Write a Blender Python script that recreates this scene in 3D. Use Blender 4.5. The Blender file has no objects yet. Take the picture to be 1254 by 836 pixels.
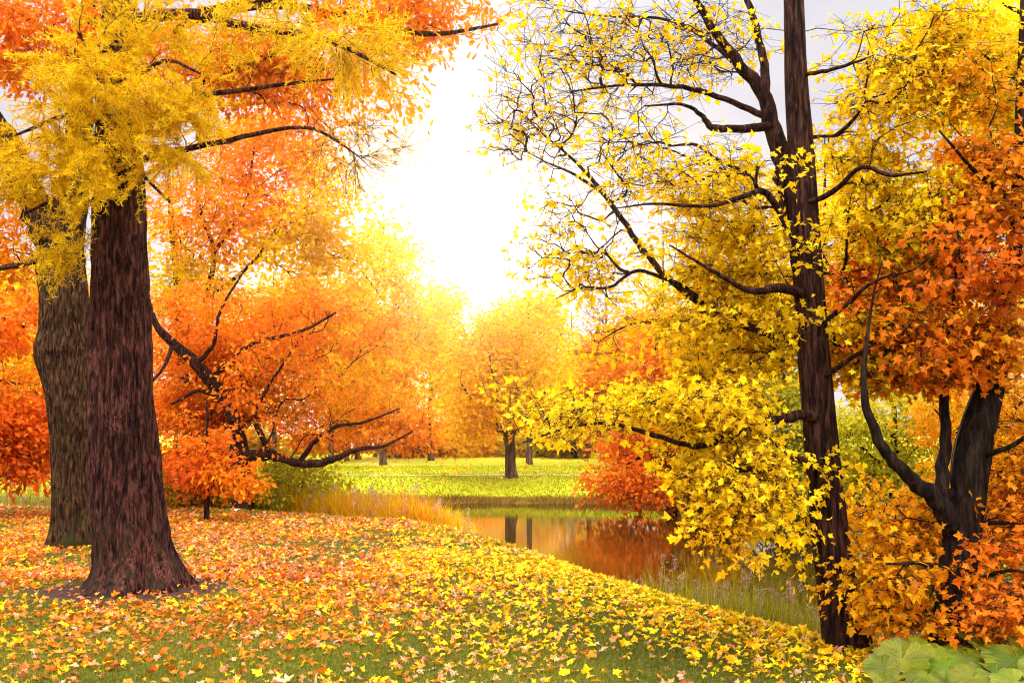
import bpy, math, random
import numpy as np
from math import radians, sin, cos, tan, atan

# ------------------------------------------------------------------ scene, camera, projection
S = bpy.context.scene
COL = S.collection
F = 1204.0                       # focal length in pixels of the 1254 px wide photograph
CU, CV, HOR = 627.0, 418.0, 530.0
PITCH = atan((HOR - CV) / F)
EYE = np.array([0.0, 0.0, 1.6])
RIGHT = np.array([1.0, 0, 0]); FWD = np.array([0, cos(PITCH), sin(PITCH)]); UPV = np.array([0, -sin(PITCH), cos(PITCH)])
WATER_Z = -0.7

def P(u, v, d):
    """world point seen at photo pixel (u, v) at forward distance d"""
    r = RIGHT * (u - CU) / F + FWD + UPV * (CV - v) / F
    return EYE + r * (d / r[1])

def nrm(a):
    return a / np.maximum(np.linalg.norm(a, axis=-1, keepdims=True), 1e-9)

# ------------------------------------------------------------------ noise
def _hash(ix, iy, iz):
    h = (ix.astype(np.int64) * 374761393 + iy.astype(np.int64) * 668265263 + iz.astype(np.int64) * 2147483647) & 0x7fffffff
    h = ((h ^ (h >> 13)) * 1274126177) & 0x7fffffff
    h = (h ^ (h >> 16)) & 0xffff
    return h / 65535.0

def noise3(p):
    p = np.asarray(p, float)
    i = np.floor(p).astype(np.int64); f = p - i
    f = f * f * (3 - 2 * f)
    x, y, z = i[..., 0], i[..., 1], i[..., 2]
    fx, fy, fz = f[..., 0], f[..., 1], f[..., 2]
    def L(a, b, t): return a + (b - a) * t
    return L(L(L(_hash(x, y, z), _hash(x + 1, y, z), fx), L(_hash(x, y + 1, z), _hash(x + 1, y + 1, z), fx), fy),
             L(L(_hash(x, y, z + 1), _hash(x + 1, y, z + 1), fx), L(_hash(x, y + 1, z + 1), _hash(x + 1, y + 1, z + 1), fx), fy), fz)

def fbm(p, o=3):
    p = np.asarray(p, float); s = 0; a = 0.5; t = 0
    for k in range(o):
        s = s + a * noise3(p * 2 ** k + 17.3 * k); t += a; a *= 0.5
    return s / t

def sstep(a, b, x):
    t = np.clip((x - a) / (b - a), 0, 1)
    return t * t * (3 - 2 * t)

# ------------------------------------------------------------------ mesh collector
class MB:
    def __init__(s):
        s.v = []; s.f4 = []; s.f3 = []; s.m4 = []; s.m3 = []; s.c = []; s.n = 0
    def add(s, v, f, mat=0, col=(1, 1, 1)):
        v = np.asarray(v, float).reshape(-1, 3); f = np.asarray(f, np.int64)
        if len(v) == 0 or len(f) == 0: return
        s.v.append(v)
        c = np.asarray(col, float)
        s.c.append(np.broadcast_to(c, (len(v), 3)) if c.ndim == 1 else c)
        if f.shape[1] == 4: s.f4.append(f + s.n); s.m4.append(np.full(len(f), mat, np.int32))
        else: s.f3.append(f + s.n); s.m3.append(np.full(len(f), mat, np.int32))
        s.n += len(v)
    def build(s, name, mats, parent=None, origin=(0, 0, 0), smooth=False):
        me = bpy.data.meshes.new(name)
        v = np.concatenate(s.v) - np.asarray(origin, float)
        f4 = np.concatenate(s.f4) if s.f4 else np.zeros((0, 4), np.int64)
        f3 = np.concatenate(s.f3) if s.f3 else np.zeros((0, 3), np.int64)
        loops = np.concatenate([f4.ravel(), f3.ravel()]).astype(np.int32)
        tot = np.concatenate([np.full(len(f4), 4), np.full(len(f3), 3)]).astype(np.int32)
        start = np.concatenate([[0], np.cumsum(tot)[:-1]]).astype(np.int32)
        me.vertices.add(len(v)); me.vertices.foreach_set('co', v.astype(np.float32).ravel())
        me.loops.add(len(loops)); me.loops.foreach_set('vertex_index', loops)
        me.polygons.add(len(tot)); me.polygons.foreach_set('loop_start', start)
        mi = np.concatenate(s.m4 + s.m3).astype(np.int32)
        me.polygons.foreach_set('material_index', mi)
        me.polygons.foreach_set('use_smooth', np.full(len(tot), smooth))
        c = np.concatenate(s.c)
        at = me.color_attributes.new('tint', 'FLOAT_COLOR', 'POINT')
        at.data.foreach_set('color', np.concatenate([c, np.ones((len(c), 1))], 1).astype(np.float32).ravel())
        me.update(calc_edges=True)
        for m in (mats if isinstance(mats, (list, tuple)) else [mats]): me.materials.append(m)
        o = bpy.data.objects.new(name, me); COL.objects.link(o)
        if parent is not None: o.parent = parent
        else: o.location = origin
        return o

def tag(o, label=None, cat=None, group=None, kind=None):
    if label: o['label'] = label
    if cat: o['category'] = cat
    if group: o['group'] = group
    if kind: o['kind'] = kind
    return o

def thing(name, label, cat, loc, group=None):
    o = bpy.data.objects.new(name, None); COL.objects.link(o)
    o.location = tuple(loc); o.empty_display_size = 0.3
    return tag(o, label, cat, group)

# ------------------------------------------------------------------ materials
def new_mat(name):
    m = bpy.data.materials.new(name); m.use_nodes = True
    nt = m.node_tree; nt.nodes.clear()
    out = nt.nodes.new('ShaderNodeOutputMaterial')
    return m, nt, out

def N(nt, t, **k):
    n = nt.nodes.new('ShaderNode' + t)
    for a, b in k.items():
        if a.startswith('_'): setattr(n, a[1:], b)
        else: n.inputs[a.replace('__', ' ')].default_value = b
    return n

def mixc(nt, a, b, fac, mode='MIX'):
    n = nt.nodes.new('ShaderNodeMix'); n.data_type = 'RGBA'; n.blend_type = mode
    for s, i in ((fac, 0), (a, 6), (b, 7)):
        if hasattr(s, 'links') or hasattr(s, 'is_linked'): nt.links.new(s, n.inputs[i])
        elif i == 0: n.inputs[0].default_value = s
        else: n.inputs[i].default_value = (*s, 1)
    return n.outputs[2]

def ramp(nt, src, stops):
    n = nt.nodes.new('ShaderNodeValToRGB')
    e = n.color_ramp.elements
    while len(e) < len(stops): e.new(0.5)
    for k, (p, c) in enumerate(stops):
        e[k].position = p; e[k].color = (*c, 1) if not isinstance(c, (int, float)) else (c, c, c, 1)
    nt.links.new(src, n.inputs[0])
    return n.outputs[0]

def coords(nt, scale=(1, 1, 1), kind='Object'):
    t = nt.nodes.new('ShaderNodeTexCoord'); m = nt.nodes.new('ShaderNodeMapping')
    m.inputs['Scale'].default_value = scale
    nt.links.new(t.outputs[kind], m.inputs['Vector'])
    return m.outputs[0]

def tex(nt, vec, scale, detail=4, rough=0.6, kind='Noise', dist=0.0):
    n = nt.nodes.new('ShaderNodeTex' + kind)
    n.inputs['Scale'].default_value = scale
    if kind == 'Noise':
        n.inputs['Detail'].default_value = detail; n.inputs['Roughness'].default_value = rough; n.inputs['Distortion'].default_value = dist
    nt.links.new(vec, n.inputs['Vector'])
    return n.outputs[0]

def leaf_mat(name, trans=0.5, gloss=0.10, sat=1.0):
    """leaf tissue: own colour from the 'tint' attribute, mottled, light passes through"""
    m, nt, out = new_mat(name)
    a = N(nt, 'Attribute', _attribute_name='tint').outputs['Color']
    n = tex(nt, coords(nt), 38.0, 2)
    r = ramp(nt, n, [(0.3, (0.78, 0.72, 0.70)), (0.55, (1, 1, 1)), (0.8, (1.0, 1.0, 1.0))])
    c = mixc(nt, a, r, 1.0, 'MULTIPLY')
    p = N(nt, 'BsdfPrincipled', Roughness=0.55)
    p.inputs['Specular IOR Level'].default_value = gloss
    nt.links.new(c, p.inputs['Base Color'])
    tr = N(nt, 'BsdfTranslucent'); nt.links.new(c, tr.inputs['Color'])
    mx = N(nt, 'MixShader'); mx.inputs[0].default_value = trans
    nt.links.new(p.outputs[0], mx.inputs[1]); nt.links.new(tr.outputs[0], mx.inputs[2])
    nt.links.new(mx.outputs[0], out.inputs[0])
    return m

def bark_mat(name, dark, mid, pale, stretch=(14, 14, 2.0), flake=None, flake_amt=0.62, bump=0.6, moss=None):
    m, nt, out = new_mat(name)
    vec = coords(nt, stretch)
    n1 = tex(nt, vec, 1.0, 7, 0.65, dist=0.5)
    c = ramp(nt, n1, [(0.40, dark), (0.51, mid), (0.63, pale)])
    big = tex(nt, coords(nt, (1.6, 1.6, .9)), 1.0, 3)
    c = mixc(nt, c, ramp(nt, big, [(0.3, (0.65, 0.62, 0.6)), (0.7, (1.15, 1.12, 1.1))]), 1.0, 'MULTIPLY')
    if flake:
        fv = tex(nt, coords(nt, (30, 30, 5.0)), 1.0, 4, 0.6, dist=0.9)
        fz = tex(nt, coords(nt, (3.5, 3.5, 1.1)), 1.0, 3)
        # narrow torn strips where the outer bark has scaled off
        ln_ = ramp(nt, fv, [(0.465, 0.0), (0.48, 1.0), (0.505, 1.0), (0.52, 0.0)])
        pm = ramp(nt, fz, [(flake_amt - 0.16, 0.0), (flake_amt - 0.06, 1.0)])
        fm = N(nt, 'Math', _operation='MULTIPLY'); nt.links.new(ln_, fm.inputs[0]); nt.links.new(pm, fm.inputs[1])
        fk = N(nt, 'Math', _operation='MULTIPLY'); nt.links.new(fm.outputs[0], fk.inputs[0]); fk.inputs[1].default_value = 0.55
        k = fk.outputs[0]
        c = mixc(nt, c, flake, k)
    if moss:
        mz = N(nt, 'SeparateXYZ'); tc = nt.nodes.new('ShaderNodeTexCoord'); nt.links.new(tc.outputs['Object'], mz.inputs[0])
        mr = N(nt, 'MapRange'); nt.links.new(mz.outputs[2], mr.inputs[0])
        mr.inputs[1].default_value = 1.0; mr.inputs[2].default_value = 0.0
        mn = N(nt, 'Math', _operation='MULTIPLY'); nt.links.new(mr.outputs[0], mn.inputs[0]); nt.links.new(ramp(nt, tex(nt, coords(nt, (9, 9, 5)), 1.0), [(0.45, 0.0), (0.6, 1.0)]), mn.inputs[1])
        c = mixc(nt, c, moss, mn.outputs[0])
    p = N(nt, 'BsdfPrincipled', Roughness=0.9)
    p.inputs['Specular IOR Level'].default_value = 0.08
    nt.links.new(c, p.inputs['Base Color'])
    b = N(nt, 'Bump', Strength=bump, Distance=0.05); nt.links.new(n1, b.inputs['Height']); nt.links.new(b.outputs[0], p.inputs['Normal'])
    nt.links.new(p.outputs[0], out.inputs[0])
    return m

def plain_mat(name, c, rough=0.6, var=0.25, scale=6.0, spec=0.4):
    m, nt, out = new_mat(name)
    n = tex(nt, coords(nt), scale, 4)
    lo = tuple(x * (1 - var) for x in c); hi = tuple(min(1, x * (1 + var)) for x in c)
    p = N(nt, 'BsdfPrincipled', Roughness=rough); p.inputs['Specular IOR Level'].default_value = spec
    nt.links.new(ramp(nt, n, [(0.3, lo), (0.7, hi)]), p.inputs['Base Color'])
    nt.links.new(p.outputs[0], out.inputs[0])
    return m

M = {}
M['leaf'] = leaf_mat('leaf_tissue', 0.5)
M['needle'] = leaf_mat('needle_tissue', 0.45, 0.08)
M['litter'] = leaf_mat('fallen_leaf_tissue', 0.22, 0.12)
M['grass'] = leaf_mat('grass_blade_tissue', 0.4, 0.1)
M['reed'] = leaf_mat('reed_tissue', 0.35, 0.1)
M['bark_larch'] = bark_mat('larch_bark', (0.006, 0.002, 0.0015), (0.050, 0.015, 0.009), (0.16, 0.055, 0.035), (30, 30, 5.5), flake=(0.34, 0.12, 0.075), flake_amt=0.71, bump=1.0, moss=(0.035, 0.026, 0.012))
M['bark_grey'] = bark_mat('furrowed_grey_bark', (0.010, 0.005, 0.002), (0.058, 0.026, 0.010), (0.16, 0.080, 0.032), (30, 30, 6.0), bump=1.0, moss=(0.035, 0.035, 0.008))
M['bark_dark'] = bark_mat('dark_maple_bark', (0.006, 0.003, 0.002), (0.036, 0.013, 0.007), (0.10, 0.042, 0.024), (34, 34, 5.0), bump=0.8)
M['bark_black'] = bark_mat('wet_black_bark', (0.008, 0.005, 0.003), (0.022, 0.012, 0.007), (0.05, 0.03, 0.018), (30, 30, 5.0), flake=(0.10, 0.06, 0.03), flake_amt=0.71, bump=0.8)
M['bark_red'] = bark_mat('reddish_twig_bark', (0.04, 0.015, 0.008), (0.09, 0.035, 0.02), (0.14, 0.06, 0.035), (20, 20, 5), bump=0.3)
M['bark_far'] = bark_mat('distant_tree_bark', (0.05, 0.025, 0.015), (0.09, 0.05, 0.03), (0.15, 0.09, 0.055), (9, 9, 2), bump=0.4)
M['bark_pale'] = bark_mat('bare_grey_twig_bark', (0.12, 0.09, 0.07), (0.2, 0.15, 0.12), (0.28, 0.22, 0.18), (9, 9, 2), bump=0.2)

# ------------------------------------------------------------------ terrain
POND = np.array([(3.5, 8.7), (2.95, 9.7), (2.5, 10.8), (1.9, 12.2), (1.1, 15.0), (0.25, 17.1), (-0.9, 19.2), (-3.5, 20.9), (-5.7, 22.2),
                 (-8, 23.1), (-12, 23.5), (-18, 24), (-26, 25.5), (-27, 32), (-14, 33), (-4, 32.6), (0, 32.8), (3.4, 32.2), (5.0, 30.0),
                 (5.6, 27), (6.1, 23), (6.4, 19), (6.3, 15.6), (8.0, 13), (13, 11.2), (20, 10.4), (20, 9.0), (11, 8.7), (6, 8.6)])

def pond_sd(x, y):
    """signed distance to the shoreline: positive on land, negative in the pond"""
    x = np.asarray(x, float); y = np.asarray(y, float)
    best = np.full(x.shape, 1e9); inside = np.zeros(x.shape, bool)
    n = len(POND)
    for i in range(n):
        a = POND[i]; b = POND[(i + 1) % n]; d = b - a
        t = np.clip(((x - a[0]) * d[0] + (y - a[1]) * d[1]) / (d @ d), 0, 1)
        best = np.minimum(best, np.hypot(x - a[0] - t * d[0], y - a[1] - t * d[1]))
        if a[1] != b[1]:
            c = ((a[1] > y) != (b[1] > y)) & (x < (b[0] - a[0]) * (y - a[1]) / (b[1] - a[1]) + a[0])
            inside ^= c
    return np.where(inside, -best, best)

def ground(x, y):
    x = np.asarray(x, float); y = np.asarray(y, float)
    s = pond_sd(x, y)
    s = s + 0.25 * (fbm(np.stack([x * 0.9, y * 0.9, 0 * x], -1), 2) - 0.5) * sstep(2, 0, np.abs(s))
    w = 1.5 + 2.2 * sstep(27, 31, y)
    land = WATER_Z - 0.02 + (0.72) * sstep(-0.15, 1, s / w) ** 0.8
    bed = WATER_Z - 0.02 - 0.9 * sstep(0, 2.2, -s)
    z = np.where(s > 0, land, np.minimum(bed, land))
    z = z + 0.05 * (fbm(np.stack([x * 0.35, y * 0.35, 0 * x + 3], -1), 3) - 0.5) * sstep(0.3, 2, s)
    z = z + 0.9 * sstep(45, 95, y) + 0.10 * sstep(38, 42, y)
    return z

def gz(x, y): return float(ground(np.array([x]), np.array([y]))[0])

def at(u, d):
    """world ground point below photo column u at distance d"""
    x = (u - CU) / F * d
    # forward distance along y; correct for pitch (column stays a vertical plane)
    x = x / (cos(PITCH) + sin(PITCH) * 0.0)
    return np.array([x, d, gz(x, d)])

def grid_axis(segs):
    out = []
    for a, b, st in segs: out += list(np.arange(a, b, st))
    return np.array(out + [segs[-1][1]])

gx = grid_axis([(-150, -40, 6), (-40, -14, 1.0), (-14, -6, 0.35), (-6, 9, 0.14), (9, 16, 0.35), (16, 40, 1.0), (40, 150, 6)])
gy = grid_axis([(-30, 0, 3), (0, 4, 0.6), (4, 22, 0.14), (22, 40, 0.25), (40, 70, 1.0), (70, 190, 6)])
GX, GY = np.meshgrid(gx, gy)
GZ = ground(GX, GY)
gv = np.stack([GX, GY, GZ], -1).reshape(-1, 3)
nx, ny = len(gx), len(gy)
ii = np.arange((ny - 1) * (nx - 1)); r_, c_ = ii // (nx - 1), ii % (nx - 1)
gf = np.stack([r_ * nx + c_, r_ * nx + c_ + 1, (r_ + 1) * nx + c_ + 1, (r_ + 1) * nx + c_], 1)

def lawn_material():
    m, nt, out = new_mat('lawn_and_bank_soil')
    g = nt.nodes.new('ShaderNodeNewGeometry'); sep = N(nt, 'SeparateXYZ'); nt.links.new(g.outputs['Position'], sep.inputs[0])
    v = coords(nt)
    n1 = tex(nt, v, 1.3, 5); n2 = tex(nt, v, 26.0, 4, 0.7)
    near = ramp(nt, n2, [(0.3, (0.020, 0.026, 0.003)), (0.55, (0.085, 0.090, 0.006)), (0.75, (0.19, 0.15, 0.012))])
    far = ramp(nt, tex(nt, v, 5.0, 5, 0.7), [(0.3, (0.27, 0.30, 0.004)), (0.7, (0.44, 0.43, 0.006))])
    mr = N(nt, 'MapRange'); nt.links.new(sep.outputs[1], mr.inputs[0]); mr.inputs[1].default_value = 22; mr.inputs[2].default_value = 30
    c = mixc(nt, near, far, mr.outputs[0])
    # bare trodden soil round the foot of the larch
    ds = N(nt, 'VectorMath', _operation='DISTANCE'); nt.links.new(g.outputs['Position'], ds.inputs[0]); ds.inputs[1].default_value = (-3.85, 10.3, 0)
    dn = N(nt, 'Math', _operation='MULTIPLY_ADD'); nt.links.new(n1, dn.inputs[0]); dn.inputs[1].default_value = 1.1; nt.links.new(ds.outputs['Value'], dn.inputs[2])
    sm = N(nt, 'MapRange'); nt.links.new(dn.outputs[0], sm.inputs[0]); sm.inputs[1].default_value = 1.75; sm.inputs[2].default_value = 1.35
    soil = ramp(nt, n2, [(0.3, (0.022, 0.011, 0.006)), (0.7, (0.075, 0.036, 0.02))])
    c = mixc(nt, c, soil, sm.outputs[0])
    bank = ramp(nt, tex(nt, coords(nt, (3, 3, 8)), 1.5, 5), [(0.3, (0.08, 0.045, 0.008)), (0.7, (0.27, 0.18, 0.025))])
    bz = N(nt, 'MapRange'); nt.links.new(sep.outputs[2], bz.inputs[0]); bz.inputs[1].default_value = -0.48; bz.inputs[2].default_value = -0.66
    c = mixc(nt, c, bank, bz.outputs[0])
    p = N(nt, 'BsdfPrincipled', Roughness=0.95); p.inputs['Specular IOR Level'].default_value = 0.15
    nt.links.new(c, p.inputs['Base Color'])
    b = N(nt, 'Bump', Strength=0.8, Distance=0.03); nt.links.new(n2, b.inputs['Height']); nt.links.new(b.outputs[0], p.inputs['Normal'])
    nt.links.new(p.outputs[0], out.inputs[0])
    return m

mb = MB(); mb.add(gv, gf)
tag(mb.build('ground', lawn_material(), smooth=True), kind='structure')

def water_material():
    m, nt, out = new_mat('pond_water')
    v1 = tex(nt, coords(nt, (0.9, 2.6, 1)), 1.4, 3, 0.55)
    v2 = tex(nt, coords(nt, (3.0, 9.0, 1)), 2.2, 3, 0.6)
    mx = N(nt, 'Math', _operation='MULTIPLY_ADD'); nt.links.new(v2, mx.inputs[0]); mx.inputs[1].default_value = 0.35; nt.links.new(v1, mx.inputs[2])
    p = N(nt, 'BsdfPrincipled', Roughness=0.015, IOR=1.33)
    p.inputs['Specular IOR Level'].default_value = 0.5
    p.inputs['Base Color'].default_value = (0.030, 0.014, 0.001, 1)
    b = N(nt, 'Bump', Strength=0.018, Distance=0.05); nt.links.new(mx.outputs[0], b.inputs['Height']); nt.links.new(b.outputs[0], p.inputs['Normal'])
    nt.links.new(p.outputs[0], out.inputs[0])
    return m

mb = MB(); mb.add([(-30, 7, WATER_Z), (22, 7, WATER_Z), (22, 36, WATER_Z), (-30, 36, WATER_Z)], [(0, 1, 2, 3)])
tag(mb.build('pond_water', water_material()), kind='structure')

# the footpath along the far bank
px_ = np.linspace(-30, 30, 121); py_ = 37.0 + 0.35 * np.sin(px_ * 0.12)
pv = []
for o_ in (0.15, 0.75):
    pv.append(np.stack([px_, py_ + o_, ground(px_, py_ + o_) + 0.03], -1))
mb = MB(); k = np.arange(120)
mb.add(np.concatenate(pv), np.stack([k, k + 1, k + 122, k + 121], 1))
tag(mb.build('footpath', plain_mat('trodden_sand_path', (0.34, 0.19, 0.10), 0.95, 0.2, 3.0)), kind='structure')

# ------------------------------------------------------------------ tubes and twigs
def catmull(pts, per=6):
    pts = np.asarray(pts, float)
    q = np.concatenate([[2 * pts[0] - pts[1]], pts, [2 * pts[-1] - pts[-2]]])
    out = []
    for i in range(1, len(q) - 2):
        p0, p1, p2, p3 = q[i - 1], q[i], q[i + 1], q[i + 2]
        for t in np.linspace(0, 1, per, endpoint=False):
            out.append(0.5 * (2 * p1 + (p2 - p0) * t + (2 * p0 - 5 * p1 + 4 * p2 - p3) * t * t + (3 * p1 - p0 - 3 * p2 + p3) * t ** 3))
    out.append(pts[-1])
    return np.array(out)

def tube(path, rad, sides=6, disp=None, cap=True):
    path = np.asarray(path, float); rad = np.asarray(rad, float); K = len(path)
    t = np.gradient(path, axis=0); t = nrm(t)
    ref = np.array([0.31, 0.95, 0.05]) if abs(t[0, 1]) < 0.8 else np.array([0.95, 0.1, 0.31])
    a = nrm(ref[None] - (t @ ref)[:, None] * t); b = np.cross(t, a)
    ang = np.linspace(0, 2 * np.pi, sides, endpoint=False)
    R = rad[:, None] * np.ones((1, sides))
    dirs = a[:, None] * np.cos(ang)[None, :, None] + b[:, None] * np.sin(ang)[None, :, None]
    if disp is not None:
        base = path[:, None] + dirs * R[..., None]
        R = R * disp(base, ang[None, :] + 0 * R)
    v = (path[:, None] + dirs * R[..., None]).reshape(-1, 3)
    i = np.arange(K - 1)[:, None] * sides; j = np.arange(sides)[None]
    j2 = (j + 1) % sides
    f = np.stack([i + j, i + j2, i + sides + j2, i + sides + j], -1).reshape(-1, 4)
    if cap:
        c = len(v); v = np.concatenate([v, path[-1:]])
        k = (K - 1) * sides + np.arange(sides)
        f = np.concatenate([f, np.stack([k, (K - 1) * sides + (np.arange(sides) + 1) % sides, np.full(sides, c), np.full(sides, c)], 1)[:, [0, 1, 2, 2]]]) if False else f
        f3 = np.stack([k, (K - 1) * sides + (np.arange(sides) + 1) % sides, np.full(sides, c)], 1)
        return v, f, f3
    return v, f, None

def add_tube(mb, path, rad, sides=6, disp=None, mat=0, col=(1, 1, 1), cap=True):
    v, f, f3 = tube(path, rad, sides, disp, cap)
    n0 = mb.n
    mb.add(v, f, mat, col)
    if f3 is not None:
        mb.f3.append(f3 + n0); mb.m3.append(np.full(len(f3), mat, np.int32))

def prisms(mb, A, B, ra, rb, mat=0, col=(1, 1, 1)):
    """many three-sided twigs at once"""
    A = np.asarray(A, float); B = np.asarray(B, float); n = len(A)
    if n == 0: return
    t = nrm(B - A); ref = np.where(np.abs(t[:, 2:3]) < 0.9, np.array([[0, 0, 1.0]]), np.array([[1.0, 0, 0]]))
    a = nrm(np.cross(t, ref)); b = np.cross(t, a)
    vs = []
    for q, r in ((A, ra), (B, rb)):
        r = np.broadcast_to(np.asarray(r, float), (n,))[:, None]
        for k in range(3):
            vs.append(q + r * (a * cos(2.094 * k) + b * sin(2.094 * k)))
    v = np.stack(vs, 1).reshape(-1, 3)
    o = np.arange(n)[:, None] * 6
    f = np.concatenate([o + np.array([[k, (k + 1) % 3, 3 + (k + 1) % 3, 3 + k]]) for k in range(3)])
    mb.add(v, f, mat, col)

# leaf outlines (x across, y along), fan centre last
MAPLE = np.array([(0, 0), (0.20, -0.10), (0.44, 0.02), (0.30, 0.20), (0.46, 0.30), (0.62, 0.56), (0.34, 0.55), (0.24, 0.66), (0, 1.05),
                  (-0.24, 0.66), (-0.34, 0.55), (-0.62, 0.56), (-0.46, 0.30), (-0.30, 0.20), (-0.44, 0.02), (-0.20, -0.10), (0, 0.32)])
MAPLE[:, 1] -= 0.05
MAPLE_LO = np.array([(0, 0), (0.42, 0.0), (0.28, 0.2), (0.60, 0.55), (0.24, 0.55), (0, 1.0), (-0.24, 0.55), (-0.60, 0.55), (-0.28, 0.2), (-0.42, 0.0), (0, 0.32)])
OAK = np.array([(0, 0), (0.24, 0.34), (0.18, 0.5), (0.30, 0.72), (0, 1.0), (-0.28, 0.66), (-0.2, 0.48), (-0.26, 0.3), (0, 0.5)])
OVAL = np.array([(0, 0), (0.30, 0.45), (0, 1.0), (-0.30, 0.45)])
SHAPES = {'maple': MAPLE, 'maple_lo': MAPLE_LO, 'oak': OAK, 'oval': OVAL}

def leaves(mb, pos, tdir, nor, size, col, shape='maple', curl=0.25, fold=0.3, rng=None, mat=0):
    n = len(pos)
    if n == 0: return
    t = nrm(tdir); nn = nrm(nor - (nor * t).sum(-1, keepdims=True) * t); b = np.cross(t, nn)
    sh = SHAPES[shape]; k = len(sh)
    x = sh[:, 0][None]; y = sh[:, 1][None]
    cu = rng.normal(0.7, 1.0, (n, 1)) * curl; fo = rng.normal(0.8, 0.9, (n, 1)) * fold
    tw = rng.normal(0, 0.25, (n, 1))
    z = -cu * (y - 0.2) ** 2 + fo * np.abs(x) + tw * x * y
    xx = x * rng.uniform(0.8, 1.1, (n, 1))
    if k > 5:
        # no two leaves alike: lopsided halves, lobes of uneven length, torn rims
        xx = xx * np.where(x > 0, rng.uniform(0.62, 1.15, (n, 1)), rng.uniform(0.62, 1.15, (n, 1)))
        jit = 1 + rng.normal(0, 0.11, (n, k)); jit[:, 0] = 1
        xx = xx * jit; y = y * (0.86 + 0.28 * rng.random((n, 1))) * (1 + 0.5 * (jit - 1)) + 0 * xx
    s = np.broadcast_to(np.asarray(size, float), (n,))[:, None, None]
    v = pos[:, None] + s * (xx[..., None] * b[:, None] + (y + 0 * xx)[..., None] * t[:, None] + z[..., None] * nn[:, None])
    o = np.arange(n)[:, None] * k
    if shape == 'oval':
        mb.add(v.reshape(-1, 3), np.concatenate([o + np.array([[0, 1, 2]]), o + np.array([[0, 2, 3]])]), mat, np.repeat(col, k, 0))
    else:
        m = k - 1
        f = np.concatenate([o + np.array([[i, (i + 1) % m, m]]) for i in range(m)])
        mb.add(v.reshape(-1, 3), f, mat, np.repeat(col, k, 0))

# leaf colours (real reflectance, linear)
Y0 = (0.92, 0.68, 0.004); Y1 = (0.92, 0.58, 0.004); GO = (0.90, 0.43, 0.004); OR = (0.84, 0.27, 0.006); RO = (0.78, 0.165, 0.006)
RD = (0.62, 0.075, 0.008); BR = (0.26, 0.085, 0.015); OL = (0.24, 0.20, 0.010); YG = (0.52, 0.48, 0.010); GR = (0.13, 0.17, 0.012); CR = (0.72, 0.46, 0.22); PK = (0.66, 0.30, 0.17)

def pick(pos, pal, rng, freq=0.9, mixr=0.55, jit=0.16, seed=0.0):
    pal = np.array(pal, float)
    t = (fbm(pos * freq + seed, 2) - 0.5) * 2.2 + 0.5
    t = np.clip(t * (1 - mixr) + rng.random(len(pos)) * mixr, 0, 0.999) * (len(pal) - 1)
    i = t.astype(int); f = (t - i)[:, None]
    c = pal[i] * (1 - f) + pal[np.minimum(i + 1, len(pal) - 1)] * f
    return np.clip(c * rng.normal(1, jit, (len(pos), 1)), 0.003, 0.93)

def grow(skel, sdir, slen, att, rng, alpha=0.35, seg=0.25, wob=0.07, lift=0.1):
    """join every attractor to the nearest wood, like branches that fork towards the light"""
    n0 = len(skel); cap = n0 + len(att) * 40
    X = np.zeros((cap, 3)); D = np.zeros((cap, 3)); Ls = np.zeros(cap); par = np.full(cap, -1)
    X[:n0] = skel; D[:n0] = sdir; Ls[:n0] = slen; n = n0
    d0 = np.array([np.min(((skel - a) ** 2).sum(1)) for a in att]); order = np.argsort(d0)
    paths = []; tips = np.zeros(len(att), int)
    for ai in order:
        a = att[ai]
        d = np.sqrt(((X[:n] - a) ** 2).sum(1)); j = int(np.argmin(d + alpha * Ls[:n])); L = d[j]
        if L < 0.02: tips[ai] = j; continue
        m = int(min(38, max(2, math.ceil(L / seg))))
        c = X[j] + D[j] * 0.38 * L + np.array([0, 0, lift * L])
        t = np.linspace(0, 1, m + 1)[1:, None]
        p = (1 - t) ** 2 * X[j] + 2 * t * (1 - t) * c + t * t * a
        w = rng.normal(0, 1, (m, 3)) * wob * min(L, 1.2) / m ** 0.5; w[-1] = 0
        p = p + w
        dd = nrm(np.diff(np.concatenate([X[j:j + 1], p]), axis=0))
        X[n:n + m] = p; D[n:n + m] = dd; Ls[n:n + m] = Ls[j] + L * np.linspace(1 / m, 1, m)
        par[n] = j; par[n + 1:n + m] = np.arange(n, n + m - 1)
        paths.append((j, n, m)); tips[ai] = n + m - 1; n += m
    cnt = np.zeros(n)
    for j, s, m in reversed(paths):
        cnt[s + m - 1] += 1
        for i in range(s + m - 2, s - 1, -1): cnt[i] += cnt[i + 1]
        cnt[j] += cnt[s]
    return X[:n], D[:n], paths, cnt, tips

def blob_points(blob, n, rng, shell=0.45):
    u, v, ru, rv, d, rd = blob
    c = P(u, v, d); r = np.array([ru / F * d, rd, rv / F * d])
    q = nrm(rng.normal(0, 1, (n, 3))) * (rng.random((n, 1)) ** shell)
    return c + q * r

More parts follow.
